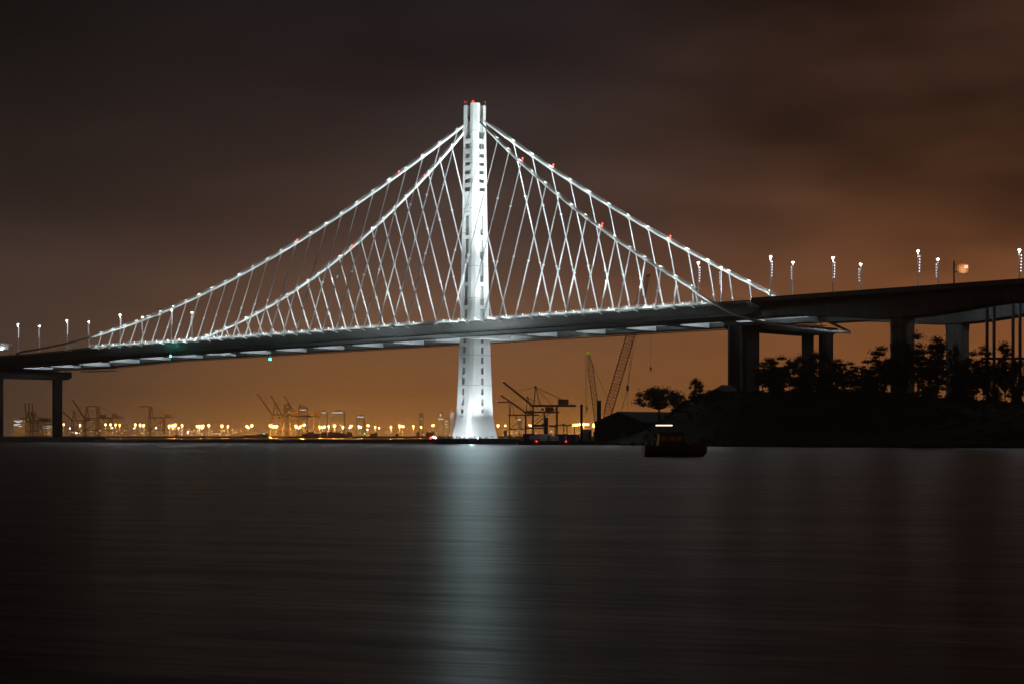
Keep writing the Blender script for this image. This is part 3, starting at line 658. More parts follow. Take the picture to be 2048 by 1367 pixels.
# ------------------------------------------------------------------ island, barn, trees on the right
def interp(tab, x):
    if x <= tab[0][0]: return tab[0][1]
    for (a, b), (c, d) in zip(tab, tab[1:]):
        if x <= c: return b+(d-b)*(x-a)/(c-a)
    return tab[-1][1]
SHORE = [(1130, 860), (1180, 803), (1300, 722), (1450, 654), (1700, 610), (2048, 574), (2500, 550)]
TOPY = [(1130, 876), (1190, 868), (1300, 858), (1335, 838), (1372, 806), (1400, 792), (1450, 789), (1520, 786), (1600, 783), (1720, 783), (1800, 790), (1900, 799), (2048, 808), (2500, 800)]
def ground(px, Y):
    ys_ = interp(SHORE, px); k = max(0, min(1, (Y-ys_)/max(55, 692-ys_)))
    H = CAMH+(HOR-interp(TOPY, px))*max(690, ys_+55)/F_PX
    k2 = k*k*(3-2*k); far = max(0, 1-max(0, Y-800)/260)
    return -1.2+1.9*min(1, (Y-ys_)/6) + (H-.7)*k2*far if Y > ys_-1 else -1.5
mb = MB(); rng = random.Random(3)
cols = list(range(1130, 2560, 18)); rows = 44
vs = []; fs = []
for i, px in enumerate(cols):
    y0 = interp(SHORE, px)-2
    for j in range(rows):
        f = j/(rows-1); Y = y0+(1060-y0)*f**1.5
        z = ground(px, Y)+(rng.uniform(-.35, .35) if j > 1 else 0)
        vs.append(((px-1024)*Y/F_PX, Y, z))
for i in range(len(cols)-1):
    for j in range(rows-1):
        a = i*rows+j; fs.append((a, a+rows, a+rows+1, a+1))
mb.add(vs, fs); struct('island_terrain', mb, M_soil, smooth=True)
# shoreline riprap
mb = MB(); rng = random.Random(5)
for k in range(900):
    px = rng.uniform(1165, 2400); Y = interp(SHORE, px)+rng.uniform(-1, 7); r = rng.uniform(.4, 1.1)
    mb.ball(((px-1024)*Y/F_PX, Y, ground(px, Y)+.1), r, 5, 4, (rng.uniform(.8, 1.4), 1, .7))
struct('shore_gravel', mb, M_rock, 'stuff')
# low brush covering the slope
def leafcard(mb, c, r, rng):
    a = Vector((rng.gauss(0, 1), rng.gauss(0, 1), rng.gauss(0, .8))).normalized(); b = a.cross(Vector((rng.gauss(0, 1), rng.gauss(0, 1), rng.gauss(0, 1)))).normalized()
    a = a*r; b = b*r*.55; c = Vector(c)
    mb.add([c-a, c+b, c+a, c-b], [(0, 1, 2, 3)])
mb = MB(); rng = random.Random(11)
for k in range(1500):
    px = rng.uniform(1290, 2250); ys_ = interp(SHORE, px); Y = ys_+6+(max(760, ys_+90)-ys_)*rng.random()**.8
    z = ground(px, Y); R_ = rng.uniform(.8, 2.4)
    for q in range(16):
        d = Vector((rng.gauss(0, 1), rng.gauss(0, 1), abs(rng.gauss(0, .8)))).normalized()*R_*rng.uniform(.5, 1)
        leafcard(mb, ((px-1024)*Y/F_PX+d.x, Y+d.y, z+d.z), rng.uniform(.35, .7), rng)
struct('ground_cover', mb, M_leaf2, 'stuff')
# barn
bp_ = at(1235, 822, 790)
t = thing('warehouse', 'long dark gabled warehouse at the water beside the boom cranes', 'warehouse', (bp_.x, bp_.y, 0), R(37))
bz = bp_.z; W2 = 16.5; e = bz-4.6
mb = MB(); mb.loft([[(x, -W2, 0), (x, W2, 0), (x, W2, e), (x, -W2, e)] for x in (.6, 44)]); obj('wall', mb, M_roofd, t)
mb = MB(); mb.loft([[(x, -W2-.6, e-.2), (x, 0, bz), (x, W2+.6, e-.2), (x, W2+.6, e-.6), (x, 0, bz-.4), (x, -W2-.6, e-.6)] for x in (0, 44.6)]); obj('roof', mb, M_roofd, t)
mb = MB(); mb.loft([[(x, -W2, e), (x, W2, e), (x, 0, bz-.45)] for x in (.58, 1.0)]); obj('gable', mb, M_roofd, t)
mb = MB(); mb.box((.52, -3, 2.6), (.15, 4.2, 5.2)); obj('door', mb, M_dark, t)
hp = at(1446, 769, 745)
t = thing('house', 'small grey-roofed house half hidden by the hill beside the dark pier', 'house', (hp.x, hp.y, hp.z-7), 0)
mb = MB(); mb.box((1, 0, 2), (9, 8, 5.0)); obj('wall', mb, M_dconc, t)
mb = MB(); mb.loft([[(-5.2, -4.6, 4.3), (6.2, -4.6, 4.3), (6.2, 4.6, 4.3), (-5.2, 4.6, 4.3)], [(-.6, -.4, 7), (3.2, -.4, 7), (3.2, .4, 7), (-.6, .4, 7)]]); obj('roof', mb, M_roofg, t)
mb = MB(); mb.box((-1.5, -4.05, 2.6), (1.1, .12, 1.3)); mb.box((3, -4.05, 2.6), (1.1, .12, 1.3)); obj('window', mb, M_glass, t)

def make_tree(kind, seed, h, w_):
    rng = random.Random(seed); tk = MB(); cr = MB()
    lean = rng.uniform(-.06, .06)*h
    if kind == 'gum':      # bare stem forking to flat-topped leaf clumps
        fork = h*rng.uniform(.18, .34)
        tk.tube([(0, 0, -1.5), (lean*.3, 0, fork*.5), (lean*.5, 0, fork)], [h*.022, h*.018, h*.015], 6)
        nb = rng.randint(15, 20); clumps = []
        for i in range(nb):
            a = i*2*math.pi/nb+rng.uniform(-.4, .4); f = rng.uniform(.25, 1)*w_/2; z = h*(1.0-.42*(f/(w_/2))**1.5*rng.uniform(.5, 1.3))-h*.08
            z = z if i % 3 else h*rng.uniform(.36, .7); p = Vector((lean+math.cos(a)*f, math.sin(a)*f, max(fork*1.15, z)))
            mid = Vector((lean*.6, 0, fork)).lerp(p, .55)+Vector((math.cos(a)*f*.12, math.sin(a)*f*.12, -h*.03))
            tk.tube([(lean*.5, 0, fork), mid, p], [h*.011, h*.007, h*.004], 5); clumps.append((p, rng.uniform(.095, .15)*w_+.3))
            for e_ in range(2):
                q_ = p.lerp(mid, rng.uniform(.1, .5))+Vector((rng.gauss(0, .07)*w_, rng.gauss(0, .07)*w_, rng.uniform(-.16, .02)*h)); tk.tube([mid, q_], [h*.005, h*.002], 4); clumps.append((q_, rng.uniform(.06, .10)*w_+.25))
            if rng.random() < .8:
                p2 = mid+Vector((rng.gauss(0, .12)*w_, rng.gauss(0, .12)*w_, rng.uniform(-.02, .09)*h)); tk.tube([mid, p2], [h*.005, h*.003], 4); clumps.append((p2, rng.uniform(.06, .10)*w_+.3))
        clumps.append((Vector((lean, 0, h*.93)), .2*w_))
        flat = .5
    elif kind == 'broad':
        fork = h*.22
        tk.tube([(0, 0, -1.5), (0, 0, fork), (lean, 0, h*.8)], [h*.03, h*.024, h*.006], 6); clumps = []
        for i in range(52):
            a = rng.uniform(0, 2*math.pi); zz = rng.uniform(.16, .97); prof = math.sin(math.pi*min(1, max(.0, (zz-.12)/.95)))**.6
            f = rng.uniform(.3, 1)*w_/2*prof; p = Vector((lean*zz+math.cos(a)*f, math.sin(a)*f, h*zz))
            tk.tube([(lean*zz*.8, 0, h*zz*.62+fork*.3), p], [h*.008, h*.003], 4); clumps.append((p, rng.uniform(.09, .14)*w_))
        flat = .9
    else:                  # cypress: leaning, layered
        fork = h*.2
        tk.tube([(0, 0, -1.5), (0, 0, fork)], [h*.04, h*.03], 6); clumps = []
        for i in range(44):
            a = rng.uniform(0, 2*math.pi); f = rng.uniform(.1, 1)*w_/2; zz = h*(.35+.6*rng.random()*(1-.45*f/(w_/2)))
            p = Vector((math.cos(a)*f, math.sin(a)*f*.7, zz)); tk.tube([(0, 0, fork), Vector((p.x*.5, p.y*.5, fork+(zz-fork)*.4)), p], [h*.016, h*.01, h*.005], 5); clumps.append((p, rng.uniform(.07, .12)*w_))
        flat = .85
    for p, r in clumps:
        n = int(88+38*r*r)
        for k in range(min(n, 520)):
            d = Vector((rng.gauss(0, 1), rng.gauss(0, 1), rng.gauss(0, 1))).normalized()*r*(rng.random()**.6)*(1 if rng.random() < .74 else 1.75)
            d.z *= flat
            if d.z < 0: d.z *= .55
            leafcard(cr, p+d, rng.uniform(.18, .42), rng)
    return tk, cr
protos = {}
TREE_DIM = {'gum': (20, 13), 'broad': (16, 15), 'cyp': (12, 17)}
def tree(kind, var, px, ytop, ybase, Y, wpx, label, name='eucalyptus_tree', flip=0):
    Y = max(Y+42, interp(SHORE, px)+48); top_ = at(px, ytop, Y); base = at(px, ybase, Y); h = top_.z-base.z; w_ = 1.15*wpx*Y/F_PX
    key = (kind, var)
    if key not in protos:
        tk, cr = make_tree(kind, 40+var*7+len(kind), *TREE_DIM[kind])
        t = thing(name, label, 'tree', (0, 0, 0)); obj('trunk', tk, M_bark, t); obj('crown', cr, M_leaf2 if kind != 'gum' else M_leaf, t); protos[key] = t
    else: t = dup(protos[key], (0, 0, 0), 0, label); t.name = name
    t['label'] = label; t['group'] = 'trees on the island'
    t.location = (base.x, Y, base.z); t.rotation_euler.z = flip; t.scale = (w_/TREE_DIM[kind][1], w_/TREE_DIM[kind][1], h/TREE_DIM[kind][0])
TREES = [
 ('cyp', 1, 1318, 771, 830, 655, 84, 'wind-shaped low tree with ragged tufts above the warehouse roof', 'cypress_tree'),
 ('broad', 1, 1392, 759, 812, 640, 30, 'small round-headed tree poking up on the hill right of the warehouse', 'broadleaf_tree'),
 ('broad', 2, 1356, 790, 830, 650, 34, 'low bushy tree on the slope just behind the ragged cypress', 'broadleaf_tree'),
 ('broad', 3, 1430, 780, 810, 645, 44, 'low spreading tree in front of the grey-roofed house', 'broadleaf_tree'),
 ('gum', 1, 1538, 713, 790, 650, 52, 'dense tree just right of the massive dark pier', 'eucalyptus_tree'),
 ('gum', 2, 1568, 711, 790, 660, 54, 'flat-topped tree in the middle of the row between the pier legs', 'eucalyptus_tree'),
 ('broad', 4, 1600, 713, 790, 655, 58, 'bushy tree against the left edge of the far pier columns', 'broadleaf_tree'),
 ('broad', 1, 1640, 706, 795, 645, 46, 'tree standing right in front of the paired far pier columns', 'broadleaf_tree'),
 ('gum', 3, 1676, 716, 792, 650, 46, 'tree with an arched leafy top just right of the far pier columns', 'eucalyptus_tree'),
 ('gum', 4, 1702, 722, 792, 655, 38, 'open-branched tree beside the dip in the row of trees', 'eucalyptus_tree'),
 ('gum', 1, 1727, 729, 795, 660, 26, 'slim little tree with a small umbrella top in the gap', 'eucalyptus_tree'),
 ('broad', 2, 1722, 762, 800, 640, 60, 'low dark bush-like tree under the gap in the row', 'broadleaf_tree'),
 ('gum', 5, 1768, 690, 800, 655, 62, 'wide tree reaching left in front of the broad viaduct pier', 'eucalyptus_tree'),
 ('broad', 3, 1802, 684, 800, 650, 52, 'dark tree covering the foot of the broad viaduct pier', 'broadleaf_tree'),
 ('gum', 2, 1838, 664, 800, 655, 56, 'tallest tree of all, crown just right of the broad pier', 'eucalyptus_tree'),
 ('gum', 3, 1874, 671, 802, 650, 54, 'tall tree with a flat leafy shelf right of the tallest one', 'eucalyptus_tree'),
 ('broad', 4, 1912, 690, 806, 645, 34, 'narrow dark tree in front of the pale far viaduct column', 'broadleaf_tree'),
 ('gum', 4, 1944, 700, 808, 650, 46, 'mid-height tree right of the pale far viaduct column', 'eucalyptus_tree'),
 ('gum', 5, 1968, 689, 812, 655, 40, 'umbrella-topped tree crossed by the leftmost falsework post', 'eucalyptus_tree'),
 ('broad', 1, 1985, 735, 815, 645, 44, 'low thick tree at the foot of the falsework posts', 'broadleaf_tree'),
 ('gum', 1, 2010, 680, 815, 650, 38, 'thin-stemmed tree with a small high parasol of leaves between the falsework posts', 'eucalyptus_tree'),
 ('broad', 2, 2032, 722, 818, 645, 50, 'bushy tree at far right under the lowest part of the arch', 'broadleaf_tree'),
 ('gum', 2, 1524, 728, 792, 640, 34, 'tree squeezed against the side of the massive dark pier', 'eucalyptus_tree'),
 ('broad', 3, 1553, 735, 795, 640, 60, 'low wide tree in front of the row beside the massive pier', 'broadleaf_tree'),
 ('broad', 1, 1660, 745, 797, 640, 56, 'low wide tree at the foot of the paired far columns', 'broadleaf_tree'),
 ('broad', 4, 1750, 735, 800, 640, 52, 'low dense tree left of the broad viaduct pier foot', 'broadleaf_tree'),
 ('broad', 2, 1856, 735, 806, 640, 70, 'low dense tree between the two tallest ones', 'broadleaf_tree'),
 ('broad', 3, 1930, 745, 812, 640, 60, 'low dense tree below the mid-height one', 'broadleaf_tree'),
 ('gum', 3, 2085, 700, 818, 650, 60, 'tree to the right of every falsework post', 'eucalyptus_tree'),
]
for k, (kd, va, px, yt, yb, Y, wp, lb, nm) in enumerate(TREES): tree(kd, va, px, yt, yb, Y, wp, lb, nm, k*1.3)

# ------------------------------------------------------------------ boom cranes, piles and the work barge beside the tower
def lattice(mb, p, q, w0, w1, bays, side=Vector((1, 0, 0)), th=.16):
    p, q = Vector(p), Vector(q); ax = (q-p).normalized(); a = (side-ax*side.dot(ax)).normalized(); b = ax.cross(a)
    prev = None
    for i in range(bays+1):
        f = i/bays; c = p.lerp(q, f); w_ = (w0+(w1-w0)*max(0, (f-.8)/.2)) if f > .1 else w0*(.4+.6*f/.1)
        r = [c+a*w_/2*x+b*w_/2*y for x, y in ((1, 1), (-1, 1), (-1, -1), (1, -1))]
        for k in range(4): mb.beam(r[k], r[(k+1) % 4], th*.6, th*.6)
        if prev:
            for k in range(4):
                mb.beam(prev[k], r[k], th, th); mb.beam(prev[k], r[(k+1) % 4] if i % 2 else r[(k+3) % 4], th*.6, th*.6)
        prev = r
def boom_crane(label, base, tip, Y, w0, w1, bays, m, mtip, ropes, th):
    b = at(*base, Y); tp = at(*tip, Y+(6 if label.startswith('short') else -10))
    t = thing('boom_crane', label, 'crane', (b.x, Y, 0))
    d = tp-Vector((b.x, Y, 0)); b0 = Vector((0, 0, b.z-4))
    mb = MB(); lattice(mb, b0, d, w0, w1, bays, th=th); obj('boom', mb, m, t)
    mb = MB(); mb.box(d+Vector((0, 0, .3)), (2.2, 1.4, 1.4)); mb.beam(d, d+Vector((1.6, 0, 1.2)), .4, .5); obj('boom_head', mb, mtip, t)
    mb = MB(); mb.box((2.5, 0, max(2.5, b0.z*.5)), (8, 5, 4)); mb.box((2.5, -3, .9), (9, 1.4, 1.8)); mb.box((2.5, 3, .9), (9, 1.4, 1.8)); mb.box((2.5, 0, b0.z*.25), (3, 3, b0.z*.5)); mb.beam((1, 0, b0.z*.5), b0, 1.2, 1.2); cb = obj('crane_body', mb, m, t)
    mb = MB(); mb.box((-1.6, -1.6, max(3.2, b0.z*.5+1)), (2, 1.6, 2.4)); obj('cab', mb, M_glass, cb)
    for (dx, ln, blk) in ropes:
        mb = MB(); p = d+Vector((dx, 0, 0)); mb.tube([p, p-Vector((0, 0, ln))], .06, 4); ro = obj('hoist_rope', mb, M_dark, t)
        if blk:
            mb = MB(); mb.box(p-Vector((0, 0, ln+.9)), (.9, .7, 1.8)); mb.tube([p-Vector((0, 0, ln+1.8)), p-Vector((-.3, 0, ln+2.6)), p-Vector((.3, 0, ln+3.0))], .14, 5); obj('hook_block', mb, mtip, ro)
    mb = MB(); mb.tube([d, (9, 0, b0.z*.6+6), (6, 0, b0.z*.5)], .08, 4); obj('pendant_rope', mb, M_dark, t)
    return t, d
ct, d = boom_crane('short dark lattice boom crane with a yellow tip beside the warehouse', (1197, 838), (1177, 707), 880, 2.6, .9, 26, M_brownboom, M_yellow, [(-.8, 26, True), (-1.5, 31, False), (.4, 8, False)], .17)
light('POINT', 'boom_tip_light', (d.x-2, d.y-3, d.z+3), 250, (1, .95, .6), ct, radius=.3)
boom_crane('very tall red lattice boom crane leaning right and passing behind the deck', (1209, 832), (1296, 553), 1010, 4.6, 1.4, 44, M_redboom, M_cranedark, [(1.5, 50, True), (-1, 12, False)], .24)
hb = at(1255, 775, 940); hk = thing('hook_block', 'hook block hanging on a slanted sling right of the red boom', 'crane hook', hb)
mb = MB(); mb.box((0, 0, 0), (1.3, .9, 2.4)); mb.tube([(0, 0, -1.2), (.2, 0, -2.2)], .25, 6); obj('block', mb, M_dark, hk)
mb = MB(); mb.tube([(0, 0, 1.2), (3, 0, 34)], .06, 4); mb.tube([(.5, 0, 1.2), (4, 0, 34)], .06, 4); mb.tube([(0, 0, -2), (-5.2, 0, -16)], .07, 4); mb.tube([(.1, 0, -2), (.3, 0, -16)], .07, 4); obj('sling', mb, M_dark, hk)
for px, yt, yb, Y, r, lb in ((1093, 834, 884, 800, .75, 'shortest dark steel pile standing by the barge'), (1163, 808, 884, 800, .62, 'tall thin dark steel pile rising behind the barge'), (1198, 800, 846, 860, 1.05, 'thick dark steel pile against the warehouse gable')):
    p = at(px, yt, Y); mb = MB(); mb.tube([(0, 0, -3), (0, 0, p.z-.6), (0, 0, p.z-.5), (0, 0, p.z)], [r, r, r*1.15, r*1.1], 10)
    o = obj('mooring_pile', mb, M_dark, smooth=True); o.location = (p.x, Y, 0); tag(o, lb, 'pile', 'piles by the barge')
BY = 800; bl = at(1120, 880, BY)
t = thing('work_barge', 'low dark barge hull moored right of the tower footing', 'barge', (bl.x, BY, 0))
mb = MB(); mb.loft([[(x, -7, .2 if abs(x) > 17 else -1), (x, 7, .2 if abs(x) > 17 else -1), (x, 7, 1.75), (x, -7, 1.75)] for x in (-18.5, -16.5, 16.5, 18.5)]); obj('hull', mb, M_fend, t)
mb = MB(); mb.beam((-18, -6.8, 2.4), (18, -6.8, 2.4), .1, .1)
for k in range(13): mb.box((-18+3*k, -6.8, 2.05), (.1, .1, .8))
obj('guard_rail', mb, M_dark, t)
for px, lb in ((1073, 'left red lamp'), (1132, 'right red lamp')):
    p = at(px, 881, BY-8); q = MB(); q.ball((p.x-bl.x, -8, p.z-.1), .22); q.box((p.x-bl.x, -7.6, p.z-.1), (.2, .8, .2)); obj('marker_light', q, E_redS, t, lb)
def cargo(name, px, py, w_, d_, h_, m, lb, cat, Yo=0, ribs=8, roof=None, grp=None):
    p = at(px, py, BY+Yo); t = thing(name, lb, cat, (p.x, BY+Yo, 1.76), 0, grp)
    mb = MB(); mb.box((0, 0, h_/2), (w_, d_, h_))
    for k in range(ribs): mb.box((-w_/2+w_*(k+.5)/ribs, -d_/2-.03, h_/2), (w_/ribs*.45, .1, h_*.86))
    obj('body', mb, m, t); mb = MB(); mb.box((0, 0, h_+.06), (w_+.1, d_+.1, .12)); obj('roof', mb, roof or m, t)
    mb = MB(); mb.box((w_*.3, -d_/2-.06, h_*.42), (.9, .12, h_*.8)); obj('door', mb, M_pale if m is M_blue else M_dark, t)
    return t
cargo('cargo_container', 1058, 872, 5.4, 2.6, 3.1, M_blue, 'blue container at the left end of the barge', 'container', 2, grp='blue containers on the barge')
cargo('cargo_container', 1082, 872, 6, 2.6, 3.0, M_blue, 'blue container behind the pale truck on the barge', 'container', 5, grp='blue containers on the barge')
cargo('cargo_container', 1123, 872, 6, 2.6, 2.9, M_blue, 'blue container right behind the round white tank', 'container', 5, grp='blue containers on the barge')
cargo('cargo_container', 1145, 872, 6, 2.6, 2.8, M_blue, 'blue container at the right end of the barge', 'container', 5, grp='blue containers on the barge')
cargo('site_office', 1172, 860, 5.0, 3, 5.0, M_pale, 'tall grey site office cabin near the warehouse', 'cabin', 9, 5)
t = cargo('box_truck', 1086, 866, 8.0, 2.4, 2.9, M_pale, 'pale flat-sided truck parked on the barge', 'truck', 0, 6)
mb = MB(); mb.box((-5.0, 0, 1.3), (1.9, 2.3, 2.0)); obj('cab', mb, M_pale, t)
for x in (-5, -2.2, 2.6): 
    mb = MB(); mb.tube([(x, -1.3, .45), (x, 1.3, .45)], .45, 10); obj('wheel', mb, M_dark, t)
p = at(1109, 876, BY-2); t = thing('storage_tank', 'squat round white tank on the barge', 'tank', (p.x, BY-2, 1.76))
mb = MB(); mb.tube([(0, 0, 0), (0, 0, 2.1), (0, 0, 2.35)], [1.9, 1.9, 1.2], 16); obj('shell', mb, M_pale, t, smooth=False)
mb = MB(); mb.tube([(0, 0, 2.3), (0, 0, 2.7)], .3, 8); obj('hatch', mb, M_galv, t)
p = at(1098, 872, BY-3); t = thing('forklift', 'yellow-green forklift at the barge centre', 'forklift', (p.x-12, BY-3, 1.76))
mb = MB(); mb.box((0, 0, .8), (2.2, 1.2, .9)); mb.box((-.5, 0, 1.6), (.8, 1, .6)); obj('body', mb, M_yellow, t)
mb = MB(); mb.box((1.3, .3, 1.4), (.12, .12, 2.8)); mb.box((1.3, -.3, 1.4), (.12, .12, 2.8)); mb.box((1.9, 0, .4), (1.1, .8, .1)); obj('mast', mb, M_dark, t)
for x in (-.8, .8):
    mb = MB(); mb.tube([(x, -.65, .38), (x, .65, .38)], .38, 10); obj('wheel', mb, M_dark, t)
light('POINT', 'barge_lamp_light', (bl.x-6, BY-7, 8), 110, (.9, .95, 1))

# ------------------------------------------------------------------ small boat
BO = 343
p = at(1350, 912, BO); t = thing('work_boat', 'small dark work boat before the island with a bar of smeared lamp light above its cabin', 'boat', (p.x, BO, 0), R(4)); t.scale = (1.5, 1.5, 1.5)
mb = MB(); rings = []
for x, hw, zk, zs in ((-4.0, 1.15, -.1, 1.35), (-2.5, 1.3, -.35, 1.28), (0, 1.35, -.4, 1.3), (2.2, 1.1, -.35, 1.5), (3.4, .55, -.2, 1.75), (4.1, .06, .5, 1.95)):
    rings.append([(x, -hw, zs), (x, -hw*.95, zs*.4), (x, -hw*.35, zk), (x, hw*.35, zk), (x, hw*.95, zs*.4), (x, hw, zs), (x, hw*.9, zs+.02), (x, -hw*.9, zs+.02)])
mb.loft(rings); hull = obj('hull', mb, M_hull, t)
mb = MB(); mb.tube([(-4, -1.2, 1.38), (-2.5, -1.35, 1.31), (0, -1.4, 1.33), (2.2, -1.15, 1.53), (3.4, -.6, 1.78), (4.12, 0, 1.98)], .09, 6); obj('rub_rail', mb, M_dark, hull)
mb = MB(); mb.loft([[(-2.2, -.95, 1.3), (1.3, -.95, 1.35), (1.3, .95, 1.35), (-2.2, .95, 1.3)], [(-2.1, -.85, 2.9), (.8, -.85, 2.9), (.8, .85, 2.9), (-2.1, .85, 2.9)]]); cab = obj('cabin', mb, M_cabin, t)
mb = MB(); mb.box((-.65, 0, 2.98), (3.4, 2.0, .14)); obj('cabin_roof', mb, M_dark, cab)
for x in (-1.55, -.55, .35):
    mb = MB(); mb.box((x, -.92, 2.3), (.75, .1, .55)); obj('window', mb, M_glass, cab)
mb = MB()
for x in (-3.8, -3.1, -2.5): mb.box((x, -1.1, 1.75), (.06, .06, .85))
mb.beam((-3.9, -1.1, 2.15), (-2.4, -1.1, 2.15), .06, .06); mb.tube([(-3.9, -.4, 1.3), (-3.7, -.4, 2.3), (-3.2, -.4, 2.5)], .05, 5); obj('deck_rail', mb, M_galv, t)
mb = MB(); mb.box((-1.4, 0, 3.95), (2.1, .16, .13)); obj('smeared_lamp', mb, E_bar, t)  # a moving lamp's smeared light, shaped as a glowing bar
mb = MB(); mb.box((-2.2, 0, 3.5), (.08, .08, 1.0)); mb.box((-.6, 0, 3.5), (.08, .08, 1.0)); obj('smeared_lamp_stand', mb, M_dark, t)

# ------------------------------------------------------------------ breakwater, port land
mb = MB(); rng = random.Random(2); rings = []
for i in range(80):
    x = -262+i*440/79; j = rng.uniform(-.25, .25)
    rings.append([(x, 1124, -.5), (x, 1130, 1.4+j*.4), (x, 1139, 1.95+j*.6), (x, 1150, -.5)])
mb.loft(rings); tag(obj('breakwater', mb, M_rock), 'long low dark rock breakwater lying before the port', 'breakwater')
QY = 3500
mb = MB(); mb.box((-300, QY+1200, 1.6), (3600, 2400, 3.2)); struct('port_ground', mb, M_yard)
mb = MB(); mb.box((-300, QY-3, 1.3), (3600, 5.9, 4.4)); tag(obj('quay_wall', mb, M_quay), 'long lit quay wall along the whole port', 'quay')
YZ = 3.2
# channel beacons on posts before the quay
for px, g in ((352, 0), (408, 0), (528, 1), (729, 1)):
    p = at(px, 867.5, 1160); t = thing('channel_beacon', 'slim dark beacon post with %s, %s along the breakwater' % ('green lamp' if g else 'no lamp lit', {352: 'leftmost', 408: 'second from left', 528: 'third from left', 729: 'rightmost'}[px]), 'beacon', (p.x, 1160, 0), 0, 'beacon posts along the breakwater')
    mb = MB(); mb.tube([(0, 0, 0), (0, 0, p.z)], .22, 6); mb.box((0, 0, p.z-.6), (.8, .8, 1.2)); obj('post', mb, M_dark, t)
    if g: mb = MB(); mb.ball((0, 0, p.z+.3), .35); obj('lamp_head', mb, em('beacon_green_glow', (.05, 1, .5), 3), t)

# ------------------------------------------------------------------ ship-to-shore cranes
def sts(label, px, D, style, ang=50, k=1.0, m=M_crane, mir=1, rz=0, grp='gantry cranes along the port'):
    x0 = (px-1024)*D/F_PX
    t = thing('gantry_crane', label, 'crane', (x0, D, YZ), rz, grp); k *= 1.13; t.scale = (k*mir, k, k)
    G, Wd, Hg, Ha = 30, 18, 37, 62
    for x in (0, G):
        for y in (-Wd/2, Wd/2): mb = MB(); mb.beam((x, y, 0), (x, y, Hg), 2.0, 2.0); obj('leg', mb, m, t)
    mb = MB()
    for x in (0, G): mb.beam((x, -Wd/2, 13), (x, Wd/2, 13), 1.6, 2.2); mb.beam((x, -Wd/2, Hg), (x, Wd/2, Hg), 1.6, 2.2)
    for y in (-Wd/2, Wd/2):
        mb.beam((0, y, 13), (G, y, 13), 1.5, 2.0); mb.beam((0, y, 13), (G, y, Hg-1), .9, .9)
        for x in (0, G): mb.box((x, y, 1.0), (6.5, 2.4, 2.0))
    obj('portal_frame', mb, m, t)
    mb = MB()
    for y in (-3.2, 3.2): mb.beam((-3, y, Hg+1.5), (G+24, y, Hg+1.5), 1.3, 2.6)
    for k_ in range(8): x = -2+k_*8; mb.beam((x, -3.2, Hg+1.5), (x, 3.2, Hg+1.5), .7, .9)
    obj('main_girder', mb, m, t)
    mb = MB()
    if style == 'goose':
        for y in (-3, 3): mb.beam((1, y, Hg), (-1.5, y, Ha+1), 1.3, 1.8); mb.beam((-1.5, y, Ha), (-22, y, Ha), 1.1, 2.2)
        for z in (Hg+8, Hg+16, Ha-1): mb.beam((-.5, -3, z), (-.5, 3, z), .8, .8)
        tip = (-22, 0, Ha+1.6)
    else:
        a = R(ang); Lb = 48; tip = (-Lb*math.cos(a), 0, Hg+2+Lb*math.sin(a))
        for y in (-2.6, 2.6): mb.beam((-1, y, Hg+2), (tip[0], y, tip[2]), 1.3, 2.3)
        for k_ in range(1, 7): f = k_/7; mb.beam((-1+(tip[0]+1)*f, -2.6, Hg+2+(tip[2]-Hg-2)*f), (-1+(tip[0]+1)*f, 2.6, Hg+2+(tip[2]-Hg-2)*f), .7, .7)
    obj('boom', mb, m, t)
    mb = MB()
    for y in (-4, 4): mb.beam((1, y, Hg), (3, y*.4, Ha), 1.2, 1.4); mb.beam((9, y, Hg+2), (3.6, y*.4, Ha), .9, 1.0)
    mb.box((3, 0, Ha+.6), (3, 4, 1.4)); mb.tube([(3, 0, Ha), (G+20, 0, Hg+3)], .35, 5); mb.tube([(3, 0, Ha), (G-6, 0, Hg+3)], .3, 5)
    if style != 'goose': mb.tube([(3, 0, Ha), (tip[0]*.6, 0, Hg+2+(tip[2]-Hg-2)*.6)], .22, 4)
    obj('apex_frame', mb, m, t)
    mb = MB(); mb.box((G+8, 0, Hg+6), (13, 8, 6)); mb.box((G+8, 0, Hg+9.3), (13.4, 8.4, .6)); obj('machinery_house', mb, M_house if m is M_crane else m, t)
    mb = MB(); mb.box((12, 0, Hg-3), (3, 3, 3)); obj('operator_cab', mb, M_glass, t)
    mb = MB(); mb.ball((tip[0], 0, tip[2]+1), .8, 6, 4); obj('aviation_light', mb, E_redc, t)
    return t
E_redc = em('dim_red_beacon_glow', (1, .10, .05), 2.2)
sts('gooseneck crane standing alone left of midspan, boom folded flat at the top', 299, 4250, 'goose')
sts('gooseneck crane in the left cluster, its folded boom pointing left', 194, 4250, 'goose')
sts('left-cluster crane with its straight boom raised to the left', 170, 4400, 'up', 56, 1, M_cranedark)
sts('crane half hidden right behind the left pier column, boom raised', 145, 4500, 'up', 42, .9, M_cranedark)
for k, px in enumerate((53, 60, 67)):
    sts(['leftmost dark crane', 'middle dark crane', 'rightmost dark crane'][k]+' of the far trio with booms straight up, left of the pier', px, 4900, 'up', 86, .93, M_cranedark)
sts('left crane of the midspan trio, longest boom slanting up left', 546, 3900, 'up', 53, 1.06)
sts('middle crane of the midspan trio, boom raised', 567, 3950, 'up', 58, 1.0)
sts('right crane of the midspan trio, boom raised', 596, 3950, 'up', 55, 1.0)
sts('foremost crane right of the tower, longest half-raised boom and high apex', 1066, 3050, 'up', 38, 1.19, M_cranedark)
sts('second crane right of the tower, half-raised boom under the longer one', 1051, 3250, 'up', 34, 1.0, M_cranedark)
sts('gooseneck crane hazy behind the two half-raised booms right of the tower', 1019, 3700, 'goose', 0, 1.0, M_cranedark)
